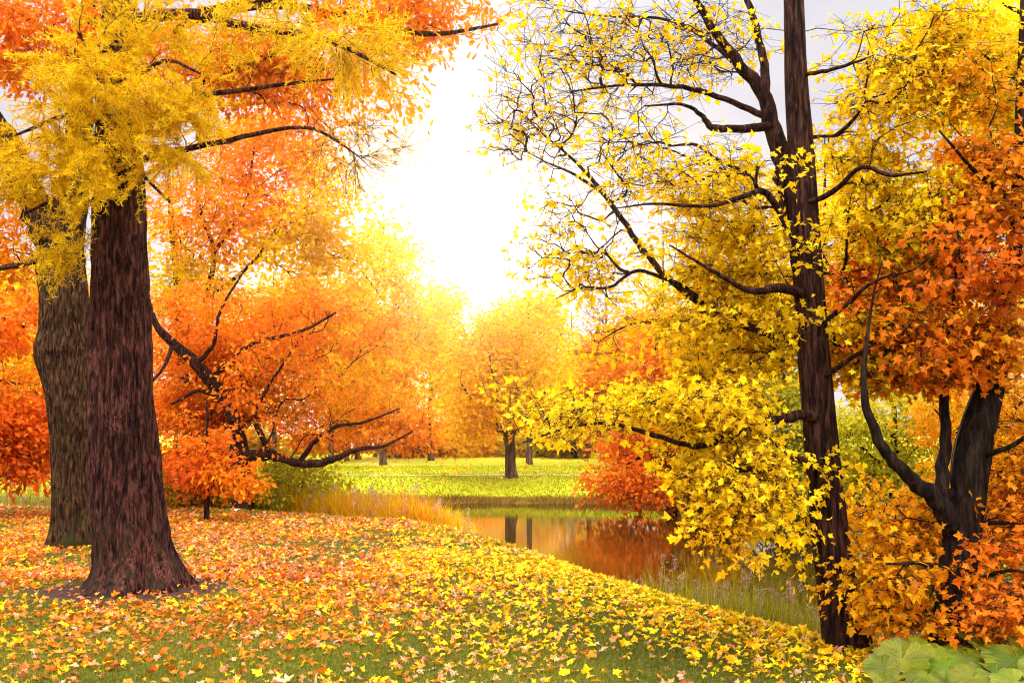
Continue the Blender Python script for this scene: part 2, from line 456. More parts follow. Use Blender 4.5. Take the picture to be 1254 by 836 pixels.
def ridged(freq_a, freq_l, amp, seed, flare=None, base=None):
    """bark plates and furrows as real relief"""
    def f(p, ang):
        q = np.stack([np.cos(ang) * freq_a, np.sin(ang) * freq_a, (p[..., 2] + 0.25 * fbm(p * 2.5 + seed, 2)) * freq_l], -1) + seed
        r = np.abs(fbm(q, 3) - 0.5) * 5
        q2 = q * np.array([2.3, 2.3, 2.0]) + 31
        k = 1 + amp * (np.clip(r, 0, 1) ** 0.6 - 0.6) + amp * 0.35 * (np.abs(fbm(q2, 2) - 0.5) * 4 - 0.5) + 0.06 * (fbm(p * 1.6 + seed * 2, 2) - 0.5)
        if flare is not None:
            h = np.clip(p[..., 2] - base, 0, None)
            lob = 0.5 + 0.5 * np.cos(ang * 5 + seed + 1.3 * np.sin(ang * 2 + seed)) + 0.25 * np.cos(ang * 9 + seed * 2)
            k = k + flare * np.exp(-h / 0.2) * lob
        return k
    return f

ALL_STATS = []

def tree(name, label, trunk, limbs=(), blobs=(), pal=None, leaf='maple', size=0.09, bark='bark_dark', group=None, cat='tree', seed=1, sides=20,
         tip=0.0035, power=0.46, seg=0.25, alpha=0.35, spread=0.16, flat=0.6, sub=3, sublen=0.22, base=None, trunk_amp=0.05, flare=0.5,
         per=6, bark_f=(7, 1.6), twig=None, droop=0.5, kind_needle=False, lift=0.1, wob=0.07, mixr=0.55, freq=0.9, shell=0.45, limb_sides=10, trunk_len0=0.35, minz=0.25, up=0.55, gap=0.44):
    """trunk / limbs: lists of (u, v, distance, width in photo pixels); blobs: ((u, v, ru, rv, distance, depth radius), branch ends, leaves per end[, palette])"""
    rng = np.random.default_rng(seed)
    tp = [P(u, v, d) for u, v, d, w in trunk]; tr = [w / F * d / 2 for u, v, d, w in trunk]
    b0 = tp[0].copy() if base is None else np.array(base, float)
    g = gz(b0[0], b0[1]); b0[2] = g
    root = thing(name, label, cat, b0, group)
    tp = [np.array([b0[0], b0[1], g - 0.35])] + ([b0] if base is not None else []) + tp[(0 if base is not None else 0):]
    tr = [tr[0]] * (len(tp) - len(tr)) + tr
    if base is None: tp[1] = np.array([tp[1][0], tp[1][1], g + 0.02])
    path = catmull(tp, per); rad = np.interp(np.linspace(0, len(tp) - 1, len(path)), np.arange(len(tp)), tr)
    mt = MB()
    add_tube(mt, path, rad, sides, ridged(bark_f[0], bark_f[1], trunk_amp, seed * 3.7, flare, g) if trunk_amp else None)
    mt.build('trunk', M[bark], root, b0, smooth=True)
    skel = [path]; lens = [np.concatenate([[0], np.cumsum(np.linalg.norm(np.diff(path, axis=0), axis=1))])]
    dirs = [nrm(np.gradient(path, axis=0))]
    for lb in limbs:
        lp = catmull([P(u, v, d) for u, v, d, w in lb], 5); lr = np.interp(np.linspace(0, len(lb) - 1, len(lp)), np.arange(len(lb)), [w / F * d / 2 for u, v, d, w in lb])
        lp = lp + np.concatenate([[np.zeros(3)], rng.normal(0, 0.14, (len(lp) - 1, 3)) * lr[1:, None]])
        ml = MB(); add_tube(ml, lp, lr, limb_sides, ridged(5, 2.5, 0.05, seed + 5.1, None, 0))
        ml.build('limb', M[bark], root, b0, smooth=True)
        allp = np.concatenate(skel); j = int(np.argmin(((allp - lp[0]) ** 2).sum(1)))
        l0 = np.concatenate(lens)[j]
        skel.append(lp); lens.append(l0 + np.concatenate([[0], np.cumsum(np.linalg.norm(np.diff(lp, axis=0), axis=1))])); dirs.append(nrm(np.gradient(lp, axis=0)))
    sk = np.concatenate(skel); sd = np.concatenate(dirs); sl = np.concatenate(lens)
    keep = np.ones(len(sk), bool); nt_ = len(path); keep[:int(nt_ * trunk_len0)] = False
    sk, sd, sl = sk[keep], sd[keep], sl[keep]; sl = sl - sl.min()
    att = []; kk = []; bi = []
    for i, b in enumerate(blobs):
        q = blob_points(b[0], b[1], rng, shell); q = q[q[:, 2] > ground(q[:, 0], q[:, 1]) + minz]
        if gap:
            fr = 2.6 / max(b[0][2], b[0][3]) * F / b[0][4]
            q = q[fbm(q * fr + seed * 3.3, 2) > gap]
        att.append(q); kk.append(np.full(len(q), b[2], float)); bi.append(np.full(len(q), i))
    att = np.concatenate(att); kk = np.concatenate(kk); bi = np.concatenate(bi)
    X, D, paths, cnt, tips = grow(sk, sd, sl, att, rng, alpha, seg, wob, lift)
    mc = MB()
    for j, s, m in paths:
        idx = np.arange(s, s + m); r = tip * np.maximum(cnt[idx], 1) ** power
        pp = np.concatenate([X[j:j + 1], X[idx]]); rr = np.concatenate([r[:1], r]); rr[-1] *= 0.6
        if rr[0] > 3 * tip: pp2 = catmull(pp, 2); rr = np.interp(np.linspace(0, len(pp) - 1, len(pp2)), np.arange(len(pp)), rr); pp = pp2
        add_tube(mc, pp, rr, 3 if rr[0] < 0.012 else (5 if rr[0] < 0.03 else 7), None, 1, cap=False)
    # fine twigs at every branch end
    tp_, td_ = X[tips], D[tips]
    if sub:
        A = np.repeat(tp_, sub, 0); Dd = np.repeat(td_, sub, 0); kr = np.repeat(kk, sub); br = np.repeat(bi, sub)
        dv = nrm(Dd * (1.1 if kind_needle else 0.8) + rng.normal(0, 0.42 if kind_needle else 0.65, A.shape) * np.array([1, 1, flat]) + np.array([0, 0, -0.12 * droop]))
        ln = sublen * rng.uniform(0.5, 1.3, (len(A), 1)); B = A + dv * ln
        prisms(mc, A, B, tip * 0.75, tip * 0.4, 1)
    else:
        A = tp_; B = tp_; dv = td_; kr = kk; br = bi
    per_sub = kr / max(sub, 1)
    num = np.floor(per_sub + rng.random(len(per_sub))).astype(int)
    if kind_needle:
        # larch: short tufts of needles strung along every twig
        seq = np.repeat(np.arange(len(A)), num); n = len(seq)
        q = A[seq] + (B - A)[seq] * rng.random((n, 1)) ; axis = dv[seq]
        nd = nrm(axis * 0.55 + rng.normal(0, 0.55, (n, 3)) + np.array([0, 0, 0.15]))
        ln = size * rng.uniform(0.6, 1.2, (n, 1)); sidev = nrm(np.cross(nd, rng.normal(0, 1, (n, 3)))) * ln * 0.085
        col = pick(q, pal, rng, freq, mixr, 0.14, seed * 1.7)
        v = np.stack([q - sidev, q + sidev, q + nd * ln + sidev * 0.5, q + nd * ln - sidev * 0.5], 1).reshape(-1, 3)
        o = np.arange(n)[:, None] * 4
        mc.add(v, o + np.array([[0, 1, 2, 3]]), 0, np.repeat(col, 4, 0))
        nleaf = n
    else:
        seq = np.repeat(np.arange(len(A)), num); n = len(seq)
        q = A[seq] + (B - A)[seq] * rng.random((n, 1)) ** 0.6
        off = rng.normal(0, 1, (n, 3)) * spread * np.array([1, 1, flat]); q2 = q + off
        # bunches: leaves face roughly up and outwards, tips hang
        tdir = nrm(off * np.array([1, 1, 0.5]) * 3 + dv[seq] * 0.4 + rng.normal(0, 0.45, (n, 3)) + np.array([0, 0, -droop]))
        nor = nrm(rng.normal(0, 0.55, (n, 3)) + np.array([0, -0.15, up]))
        sz = size * np.clip(rng.normal(1, 0.30, n), 0.4, 1.7)
        col = np.zeros((n, 3)); bs = br[seq]
        for i, b in enumerate(blobs):
            k = bs == i
            if k.any(): col[k] = pick(q2[k], b[3] if len(b) > 3 else pal, rng, freq, mixr, 0.15, seed * 1.7)
        leaves(mc, q2, tdir, nor, sz, col, leaf, rng=rng)
        if leaf in ('maple',) and n: prisms(mc, q, q2, 0.0017, 0.0012, 1)
        nleaf = n
    mc.build('crown', [M['needle'] if kind_needle else M['leaf'], M[twig or bark]], root, b0)
    ALL_STATS.append((name, len(att), nleaf, sum(len(f) for f in mc.f3) + 2 * sum(len(f) for f in mc.f4)))
    return root


# ------------------------------------------------------------------ the trees
# the larch with the big trunk
tree('larch_tree', 'larch with a massive dark reddish trunk and drooping golden needle sprays',
     [(166, 718, 10.4, 97), (165, 694, 10.4, 91), (160, 655, 10.4, 85), (153, 560, 10.4, 79), (148, 480, 10.4, 73), (148, 400, 10.4, 70), (146, 250, 10.4, 61), (145, 100, 10.4, 49), (146, 0, 10.4, 40), (147, -250, 10.4, 21), (147, -430, 10.4, 5)],
     limbs=[[(160, 25, 10.4, 17), (235, 17, 9.7, 14), (300, 32, 9.3, 11), (370, 42, 9.0, 9), (430, 62, 8.8, 6), (485, 92, 8.7, 3)],
            [(230, 17, 9.7, 9), (310, 2, 9.3, 7), (400, -4, 9.0, 4)],
            [(155, 140, 10.4, 11), (210, 122, 10.0, 8), (270, 114, 9.7, 7), (345, 104, 9.5, 5), (420, 96, 9.4, 2)],
            [(150, 200, 10.4, 10), (215, 185, 9.9, 8), (280, 172, 9.6, 7), (370, 156, 9.4, 4.5), (420, 178, 9.3, 3), (455, 206, 9.2, 1)],
            [(142, 160, 10.4, 10), (90, 140, 9.9, 7), (20, 165, 9.5, 3)], [(142, 235, 10.4, 8), (90, 235, 10.0, 6), (30, 262, 9.7, 3)],
            [(146, 190, 10.3, 9), (165, 205, 9.7, 6), (205, 245, 9.3, 3)], [(146, 110, 10.3, 9), (120, 75, 9.7, 6), (95, 40, 9.4, 3)], [(150, 110, 10.3, 8), (200, 75, 9.6, 5), (245, 90, 9.2, 3)]],
     blobs=[((135, 120, 105, 95, 9.75, 0.7), 105, 380), ((215, 150, 58, 95, 9.5, 0.5), 60, 380), ((70, 215, 72, 62, 9.8, 0.5), 52, 360), ((150, 195, 80, 45, 9.45, 0.35), 30, 330),
            ((75, 300, 32, 24, 9.9, 0.3), 18, 260), ((25, 190, 55, 55, 9.8, 0.5), 36, 330), ((170, 15, 90, 45, 9.7, 0.6), 44, 330), ((420, 55, 80, 50, 8.9, 0.5), 62, 220), ((330, 35, 80, 45, 9.2, 0.5), 44, 220), ((435, 190, 65, 45, 9.3, 0.4), 70, 26, [RO, OR])],
     pal=[GO, Y1, Y1, Y1, Y0], size=0.052, kind_needle=True, bark='bark_larch', seed=11, sides=220, trunk_amp=0.11, flare=0.46, bark_f=(5.5, 1.3), twig='bark_red', per=36, sub=7, sublen=0.42, droop=2.0, flat=0.8, tip=0.003, lift=0.12, power=0.42)

# the gnarled oak behind it
tree('oak_tree', 'gnarled grey-brown oak with a bulging trunk standing just behind the big larch',
     [(92, 667, 14.3, 57), (92, 640, 14.3, 53), (92, 590, 14.3, 52), (91, 540, 14.3, 52), (86, 480, 14.3, 57), (79, 432, 14.3, 68), (80, 405, 14.3, 60), (78, 360, 14.3, 55), (74, 318, 14.3, 57), (82, 280, 14.3, 42), (95, 200, 14.3, 34), (100, 100, 14.3, 27), (110, 0, 14.3, 20), (118, -160, 14.3, 7)],
     limbs=[[(70, 312, 14.3, 44), (48, 262, 14.1, 37), (26, 215, 13.9, 34), (4, 165, 13.7, 29), (-30, 110, 13.5, 22), (-60, 30, 13.4, 10)],
            [(52, 318, 14.2, 10), (20, 324, 13.9, 8), (-30, 334, 13.6, 4)],
            [(100, 100, 14.3, 20), (180, 50, 13.9, 15), (300, 8, 13.4, 12), (420, 18, 13.0, 9), (520, 42, 12.8, 7), (610, 30, 12.6, 3)],
            [(97, 190, 14.3, 18), (180, 150, 13.8, 13), (270, 90, 13.4, 9), (360, 60, 13.2, 4)],
            [(100, 90, 14.3, 14), (60, 40, 13.8, 9), (10, 10, 13.5, 5)]],
     blobs=[((55, 45, 110, 70, 13.9, 1.2), 120, 44, [RD, RO, OR, OR]), ((270, 70, 110, 60, 13.4, 0.8), 100, 34), ((490, 22, 130, 40, 12.9, 0.6), 120, 24, [RO, OR, OR, GO]), ((330, 85, 110, 55, 13.5, 0.8), 110, 26, [RO, OR, OR, GO]), ((450, 95, 70, 55, 13.0, 0.6), 60, 16, [OR, GO]), ((15, 290, 60, 90, 14.6, 0.8), 60, 38, [RO, OR, GO]),
            ((380, 130, 70, 60, 13.3, 0.7), 44, 10, [RO, OR])],
     pal=[RO, OR, OR, GO], leaf='oak', size=0.105, bark='bark_grey', seed=12, sides=160, trunk_amp=0.09, flare=0.25, bark_f=(6.5, 1.5), per=22, sub=3, sublen=0.25, spread=0.16)

# the sweeping orange oak at the pond end of the lawn
tree('oak_tree', 'orange oak with a bent trunk and one long low limb over the marsh grass',
     [(297, 622, 21, 27), (297, 600, 21, 25), (296, 575, 21, 24), (293, 556, 21, 25), (291, 530, 20.9, 17), (280, 495, 20.8, 16), (257, 465, 20.7, 16), (236, 441, 20.6, 15), (212, 420, 20.5, 11), (190, 395, 20.4, 8), (175, 340, 20.4, 4)],
     limbs=[[(296, 560, 21, 17), (320, 556, 20.7, 14), (342, 560, 20.5, 11), (368, 567, 20.2, 10), (392, 567, 20, 10), (415, 559, 19.8, 8), (440, 550, 19.7, 6), (470, 546, 19.5, 4), (505, 528, 19.4, 2)],
            [(368, 566, 20.2, 7), (386, 540, 20, 6), (412, 522, 19.8, 5), (448, 516, 19.7, 3), (490, 500, 19.6, 2)],
            [(330, 556, 20.6, 8), (318, 528, 20.4, 7), (312, 508, 20.3, 5), (325, 480, 20.2, 4), (350, 440, 20.1, 3)],
            [(257, 465, 20.7, 8), (285, 440, 20.4, 6), (310, 420, 20.1, 5), (370, 405, 19.9, 4), (425, 375, 19.7, 2)],
            [(240, 446, 20.6, 7), (262, 420, 20.4, 5), (270, 380, 20.2, 4), (300, 330, 20, 2)],
            [(212, 420, 20.5, 6), (200, 450, 20.1, 4), (175, 480, 19.9, 2)], [(280, 495, 20.8, 7), (245, 478, 20.4, 5), (210, 495, 20.2, 3)]],
     blobs=[((300, 430, 110, 75, 21.9, 1.3), 150, 62), ((250, 395, 80, 60, 21.4, 1.5), 80, 58), ((222, 510, 52, 60, 21.2, 1.0), 76, 60, [RD, RO, OR, OR]), ((420, 465, 110, 70, 21.2, 1.4), 150, 60, [OR, OR, GO, Y1]), ((470, 515, 62, 36, 20.2, 0.8), 60, 56, [RO, OR, GO]), ((330, 400, 120, 50, 19.9, 0.8), 50, 50), ((320, 490, 120, 60, 19.7, 0.5), 46, 34), ((300, 490, 90, 30, 21.8, 0.8), 60, 55),
            ((375, 512, 80, 36, 20.9, 0.8), 60, 40), ((400, 385, 80, 60, 20.6, 1.3), 80, 52, [OR, OR, GO]), ((225, 570, 34, 22, 20.6, 0.7), 24, 40, [RD, RO])],
     pal=[RD, RO, RO, OR, OR, GO], leaf='oval', size=0.10, bark='bark_dark', seed=13, sides=24, flare=0.22, spread=0.15, flat=0.45, sublen=0.3, tip=0.004)

# golden trees behind the oak
tree('ash_tree', 'tall golden-orange tree with dark forked stems rising behind the sweeping oak',
     [(232, 604, 29, 15), (228, 520, 29, 13), (222, 420, 29, 12), (216, 330, 29, 9), (210, 270, 29, 7), (206, 200, 29, 3)],
     limbs=[[(224, 440, 29, 9), (250, 370, 28.7, 7), (262, 310, 28.5, 6), (244, 255, 28.2, 5), (240, 200, 28, 2)], [(250, 370, 28.7, 6), (310, 320, 28, 4), (350, 260, 27.5, 2)], [(262, 310, 28.5, 5), (300, 250, 28, 3), (310, 190, 27.6, 2)]],
     blobs=[((300, 235, 120, 80, 28, 2.6), 170, 66), ((390, 290, 75, 90, 27.5, 1.8), 110, 62, [GO, Y1, Y1]), ((230, 330, 70, 70, 28.5, 1.8), 90, 54, [GO, Y1, YG]), ((340, 180, 90, 40, 28, 1.8), 70, 50, [RO, OR, GO])],
     pal=[RO, OR, OR, OR, GO], leaf='oval', size=0.15, bark='bark_dark', seed=14, sides=12, trunk_amp=0.03, spread=0.3, sublen=0.45, tip=0.005, cat='tree')

tree('sapling', 'small orange oak sapling with a thin straight stem in front of the sweeping oak',
     [(253, 634, 18.3, 7), (253, 600, 18.3, 6), (252, 560, 18.3, 5), (254, 520, 18.3, 3), (253, 490, 18.3, 2)],
     limbs=[[(253, 595, 18.3, 3), (275, 575, 18.1, 2), (300, 560, 17.9, 1)], [(253, 600, 18.3, 2.5), (240, 585, 18.2, 1.5), (225, 575, 18.1, 1)]],
     blobs=[((285, 585, 32, 24, 18.0, 0.5), 38, 26, [RO, OR, GO]), ((250, 560, 40, 38, 18.2, 0.5), 60, 26, [RD, RO, OR])],
     pal=[RO, OR], leaf='oak', size=0.11, bark='bark_dark', seed=15, sides=10, trunk_amp=0.03, flare=0.15, spread=0.12, sublen=0.18, tip=0.003)

tree('oak_tree', 'thin dark-stemmed oak close behind the bent orange oak trunk',
     [(273, 618, 22.4, 12), (272, 580, 22.4, 10), (268, 520, 22.4, 8), (262, 470, 22.4, 4)],
     blobs=[((262, 500, 70, 40, 22.2, 0.9), 60, 50)], pal=[RD, RO, OR], leaf='oval', size=0.12, seed=16, sides=10, trunk_amp=0.03, spread=0.2, tip=0.004)

# left edge
tree('maple_tree', 'dark orange-red maple whose low boughs hang over the reeds beside the gnarled oak',
     [(-70, 610, 20, 26), (-72, 540, 20, 22), (-75, 450, 20, 18), (-78, 330, 20, 10)],
     limbs=[[(-72, 560, 20, 12), (-30, 572, 19.6, 9), (0, 570, 19.3, 7), (22, 556, 19.1, 5), (50, 560, 18.9, 2)], [(-74, 500, 20, 10), (-20, 470, 19.6, 7), (25, 470, 19.2, 3)], [(-76, 420, 20, 10), (-10, 390, 19.6, 6), (30, 400, 19.3, 3)]],
     blobs=[((15, 530, 62, 36, 19.2, 1.0), 95, 60), ((10, 570, 55, 20, 19.1, 0.8), 34, 40, [RD, RO]), ((-5, 400, 60, 60, 19.4, 1.2), 70, 50, [RO, OR]), ((25, 490, 50, 30, 19.5, 1.0), 40, 45, [RO, OR])],
     pal=[RD, RO, RO, OR], leaf='oval', size=0.13, seed=17, sides=14, spread=0.19, tip=0.004)

tree('birch_tree', 'golden yellow tree behind the reeds, between the frame edge and the gnarled oak',
     [(52, 600, 38, 7), (54, 520, 38, 6), (50, 430, 38, 5), (52, 330, 38, 2)],
     limbs=[[(52, 480, 38, 4), (80, 450, 37.5, 2)], [(52, 490, 38, 4), (20, 455, 37.5, 2)]],
     blobs=[((40, 450, 90, 90, 38, 3), 150, 70), ((20, 350, 60, 60, 38, 2), 50, 50), ((60, 540, 60, 28, 37, 2), 40, 60, [GO, OR])], pal=[OR, GO, Y1, Y1], leaf='oval', size=0.22, seed=18, sides=8, trunk_amp=0.02, spread=0.4, sublen=0.6, tip=0.006, bark='bark_far')

# the tree standing alone on the far lawn
tree('maple_tree', 'round orange maple standing alone on the far lawn beside the path',
     [(626, 584, 36.0, 15), (625, 570, 36.0, 13), (625, 548, 36.0, 13), (624, 536, 36.0, 13), (630, 500, 36, 8), (634, 450, 36, 6), (632, 400, 36, 3)],
     limbs=[[(622, 538, 36, 9), (605, 520, 35.8, 7), (585, 500, 35.5, 5), (565, 470, 35, 2)], [(626, 535, 36, 8), (645, 510, 35.6, 6), (668, 480, 35.3, 3)], [(612, 526, 36, 6), (608, 480, 35.5, 4), (598, 430, 35, 2)]],
     blobs=[((618, 470, 74, 68, 35.7, 2.2), 190, 70), ((610, 410, 50, 40, 35.7, 1.6), 70, 60, [OR, GO, Y1]), ((655, 450, 45, 58, 35.6, 1.6), 70, 60), ((580, 505, 45, 32, 35.5, 1.4), 50, 50, [OR, GO, GO])],
     pal=[GO, GO, Y1, Y1], leaf='oval', size=0.15, bark='bark_far', seed=19, sides=16, trunk_amp=0.03, flare=0.25, spread=0.34, sublen=0.5, tip=0.006)

def far_tree(name, label, u, d, vtop, vbot, ru, pal, seed, w=None, ends=150, per=55, size=None, bark='bark_far', group=None, bare=False, lean=0):
    rng = random.Random(seed)
    base = at(u, d); vb = 530 - (base[2] - 1.6) / d * F
    w = w or max(5, 0.32 / d * F)
    vc = (vtop + vbot) / 2; rv = (vbot - vtop) / 2; rd = ru / F * d * 0.8
    tk = [(u, vb, d, w), (u + rng.uniform(-3, 3), vb - (vb - vbot) * 0.6, d, w * 0.85), (u + lean * 0.5, vc + rv * 0.4, d, w * 0.6), (u + lean, vc - rv * 0.5, d, w * 0.3), (u + lean, vtop + 4, d, 1.2)]
    lb = []
    for k in range(4):
        s = -1 if k % 2 else 1; v0 = vc + rv * (0.55 - 0.25 * k)
        lb.append([(u, v0 + 10, d, w * 0.4), (u + s * ru * 0.35, v0 - rv * 0.15, d - rd * rng.uniform(-.3, .4), w * 0.28), (u + s * ru * 0.7, v0 - rv * 0.35, d - rd * rng.uniform(-.5, .6), w * 0.12)])
    bl = [((u + lean * .6, vc, ru * 0.8, rv * 0.92, d, rd * .8), int(ends * 0.5), per)]
    for k in range(6):
        a = rng.uniform(0, 6.283); q = rng.uniform(0.45, 0.68)
        bl.append(((u + lean * .6 + ru * q * cos(a), vc + rv * q * sin(a), ru * rng.uniform(.28, .46), rv * rng.uniform(.22, .38), d - rd * rng.uniform(-.6, .8), rd * 0.4), int(ends * 0.11), per))
    sz = size or 0.0046 * d
    return tree(name, label, tk, lb, bl, pal=pal, leaf='oval', size=sz, bark=bark, seed=seed, sides=8, trunk_amp=0.02, spread=0.0075 * d, sublen=0.014 * d, tip=0.00016 * d if not bare else 0.0002 * d, sub=3 if not bare else 5, limb_sides=6, per=3, trunk_len0=0.4, seg=0.8, group=group, minz=0.4)

BG = 'autumn trees beyond the pond'
far_tree('poplar_tree', 'tall pale gold tree beyond the far lawn, close under the sun', 470, 46, 255, 512, 62, [GO, Y1, Y1, Y0], 31, ends=210, group=BG)
far_tree('poplar_tree', 'orange-gold tree between the tall pale gold tree and the lone round maple', 528, 52, 330, 512, 42, [GO, Y1, Y0], 32, group=BG)
far_tree('lime_tree', 'broad gold tree behind the long low limb of the sweeping oak', 405, 50, 300, 512, 70, [OR, GO, Y1], 33, ends=200, group=BG)
far_tree('lime_tree', 'lemon yellow tree rising just behind the lone round maple', 648, 47, 350, 512, 62, [GO, Y1, Y0], 34, ends=190, group=BG)
far_tree('lime_tree', 'olive-gold tree behind the pale fence post', 720, 56, 415, 508, 46, [OL, GO, Y1], 35, group=BG)
far_tree('maple_tree', 'rust-orange tree behind the fence, next to the red bush by the water', 765, 48, 385, 512, 48, [RO, OR, OR, GO], 36, group=BG)
far_tree('lime_tree', 'deep gold tree at the back, behind the white parked car', 335, 58, 330, 512, 60, [OR, GO, Y1], 37, group=BG)
far_tree('lime_tree', 'orange tree at the back, seen past the big larch trunk', 215, 52, 330, 560, 60, [OR, OR, GO], 38, group=BG)
far_tree('lime_tree', 'yellow tree at the back beyond the reeds and the gnarled oak', 105, 55, 300, 555, 75, [OR, GO, Y1], 39, group=BG)
for k_, (u_, d_, vt_, ru_, lab_) in enumerate([(60, 84, 400, 60, 'tawny tree in the farthest row, beyond the reeds'), (290, 86, 400, 70, 'tawny tree in the farthest row behind the sweeping oak'), (450, 88, 420, 60, 'tawny tree in the farthest row below the sun, on its darker side'), (560, 88, 430, 60, 'tawny tree in the farthest row straight behind the far lawn'), (620, 92, 420, 60, 'tawny tree in the farthest row behind the lone round maple'), (700, 90, 430, 60, 'tawny tree in the farthest row behind the gate post')]):
    far_tree('lime_tree', lab_, u_, d_, vt_, 545, ru_, [GO, Y1, OR], 130 + k_, ends=110, per=50, group=BG)
far_tree('lime_tree', 'amber tree at the back, beyond the red-leaved boughs over the reeds', -20, 50, 280, 560, 85, [RO, OR, GO], 40, group=BG)
far_tree('bare_tree', 'leafless grey tree with a fan of fine twigs behind the yellow maple limb', 742, 60, 330, 480, 40, [OR, GO], 41, ends=170, per=1.0, bark='bark_pale', bare=True, group=BG)
far_tree('bare_tree', 'thin leafless grey tree next to the olive-gold tree', 700, 64, 375, 490, 28, [OR, GO], 42, ends=110, per=0.8, bark='bark_pale', bare=True, group=BG)
far_tree('larch_tree', 'yellow-green conifer rising behind the sparse maple limb', 812, 44, 275, 560, 46, [YG, YG, Y1, Y0], 43, ends=190, group=BG)

# right bank beyond the water
RB = 'trees on the bank across the water'
tree('maple_tree', 'orange-red maple drooping over the water from the far bank',
     [(822, 612, 29.5, 14), (820, 580, 29.5, 12), (812, 520, 29.5, 10), (806, 450, 29.5, 6), (800, 400, 29.5, 3)],
     limbs=[[(820, 570, 29.5, 8), (790, 560, 29, 6), (760, 572, 28.6, 3), (740, 590, 28.3, 1.5)], [(816, 545, 29.5, 7), (780, 515, 29, 4), (745, 510, 28.5, 2)], [(818, 560, 29.5, 7), (850, 550, 29, 4), (880, 565, 28.6, 2)]],
     blobs=[((790, 440, 52, 62, 29.2, 1.6), 110, 60, [RO, OR, OR, GO]), ((785, 530, 60, 36, 28.8, 1.3), 80, 54), ((775, 588, 48, 26, 28.2, 1.0), 75, 50, [RO, RO, OR]), ((840, 590, 55, 24, 28.3, 0.9), 60, 44, [RO, BR, OR]), ((850, 500, 60, 60, 29.4, 1.4), 70, 50, [RD, RO, OR])],
     pal=[RO, RO, OR, OR], leaf='oval', size=0.145, bark='bark_dark', seed=51, sides=12, trunk_amp=0.03, spread=0.26, sublen=0.4, tip=0.005, group=RB, minz=0.15)
far_tree('alder_tree', 'dark-stemmed yellow tree on the bank, its trunk mirrored near the reeds', 884, 27.5, 330, 610, 85, [GO, Y1, Y0], 52, w=19, ends=200, bark='bark_dark', group=RB)
far_tree('willow_tree', 'olive-green willow trailing into the water behind the dark slanting maple trunk', 960, 24.5, 430, 640, 80, [OL, OL, YG, GR], 53, ends=240, per=60, size=0.11, bark='bark_dark', group=RB)
far_tree('willow_tree', 'yellow-green willow seen through the fork of the black-trunked maple', 1095, 21, 440, 640, 85, [OL, YG, YG, Y1], 54, ends=230, per=60, size=0.10, bark='bark_dark', group=RB)
far_tree('maple_tree', 'bright yellow tree on the bank behind the straight maple trunk', 1010, 27, 160, 560, 130, [Y1, Y1, Y0], 55, ends=330, per=60, size=0.14, bark='bark_dark', group=RB)
far_tree('maple_tree', 'amber tree on the bank behind the black-trunked maple', 1215, 18, 330, 690, 100, [OR, GO, GO, Y1], 56, ends=260, per=60, size=0.10, bark='bark_dark', group=RB)
far_tree('maple_tree', 'tall golden tree at the back of the far right bank', 1170, 34, 120, 560, 130, [OR, GO, Y1, Y0], 57, ends=280, per=55, group=RB)
far_tree('maple_tree', 'yellow tree at the back between the conifer and the straight maple', 900, 40, 235, 560, 80, [Y1, Y1, Y0], 58, ends=200, group=RB)
far_tree('maple_tree', 'orange tree at the end of the far right bank', 1330, 26, 200, 620, 120, [RO, OR, GO], 59, ends=200, group=RB)

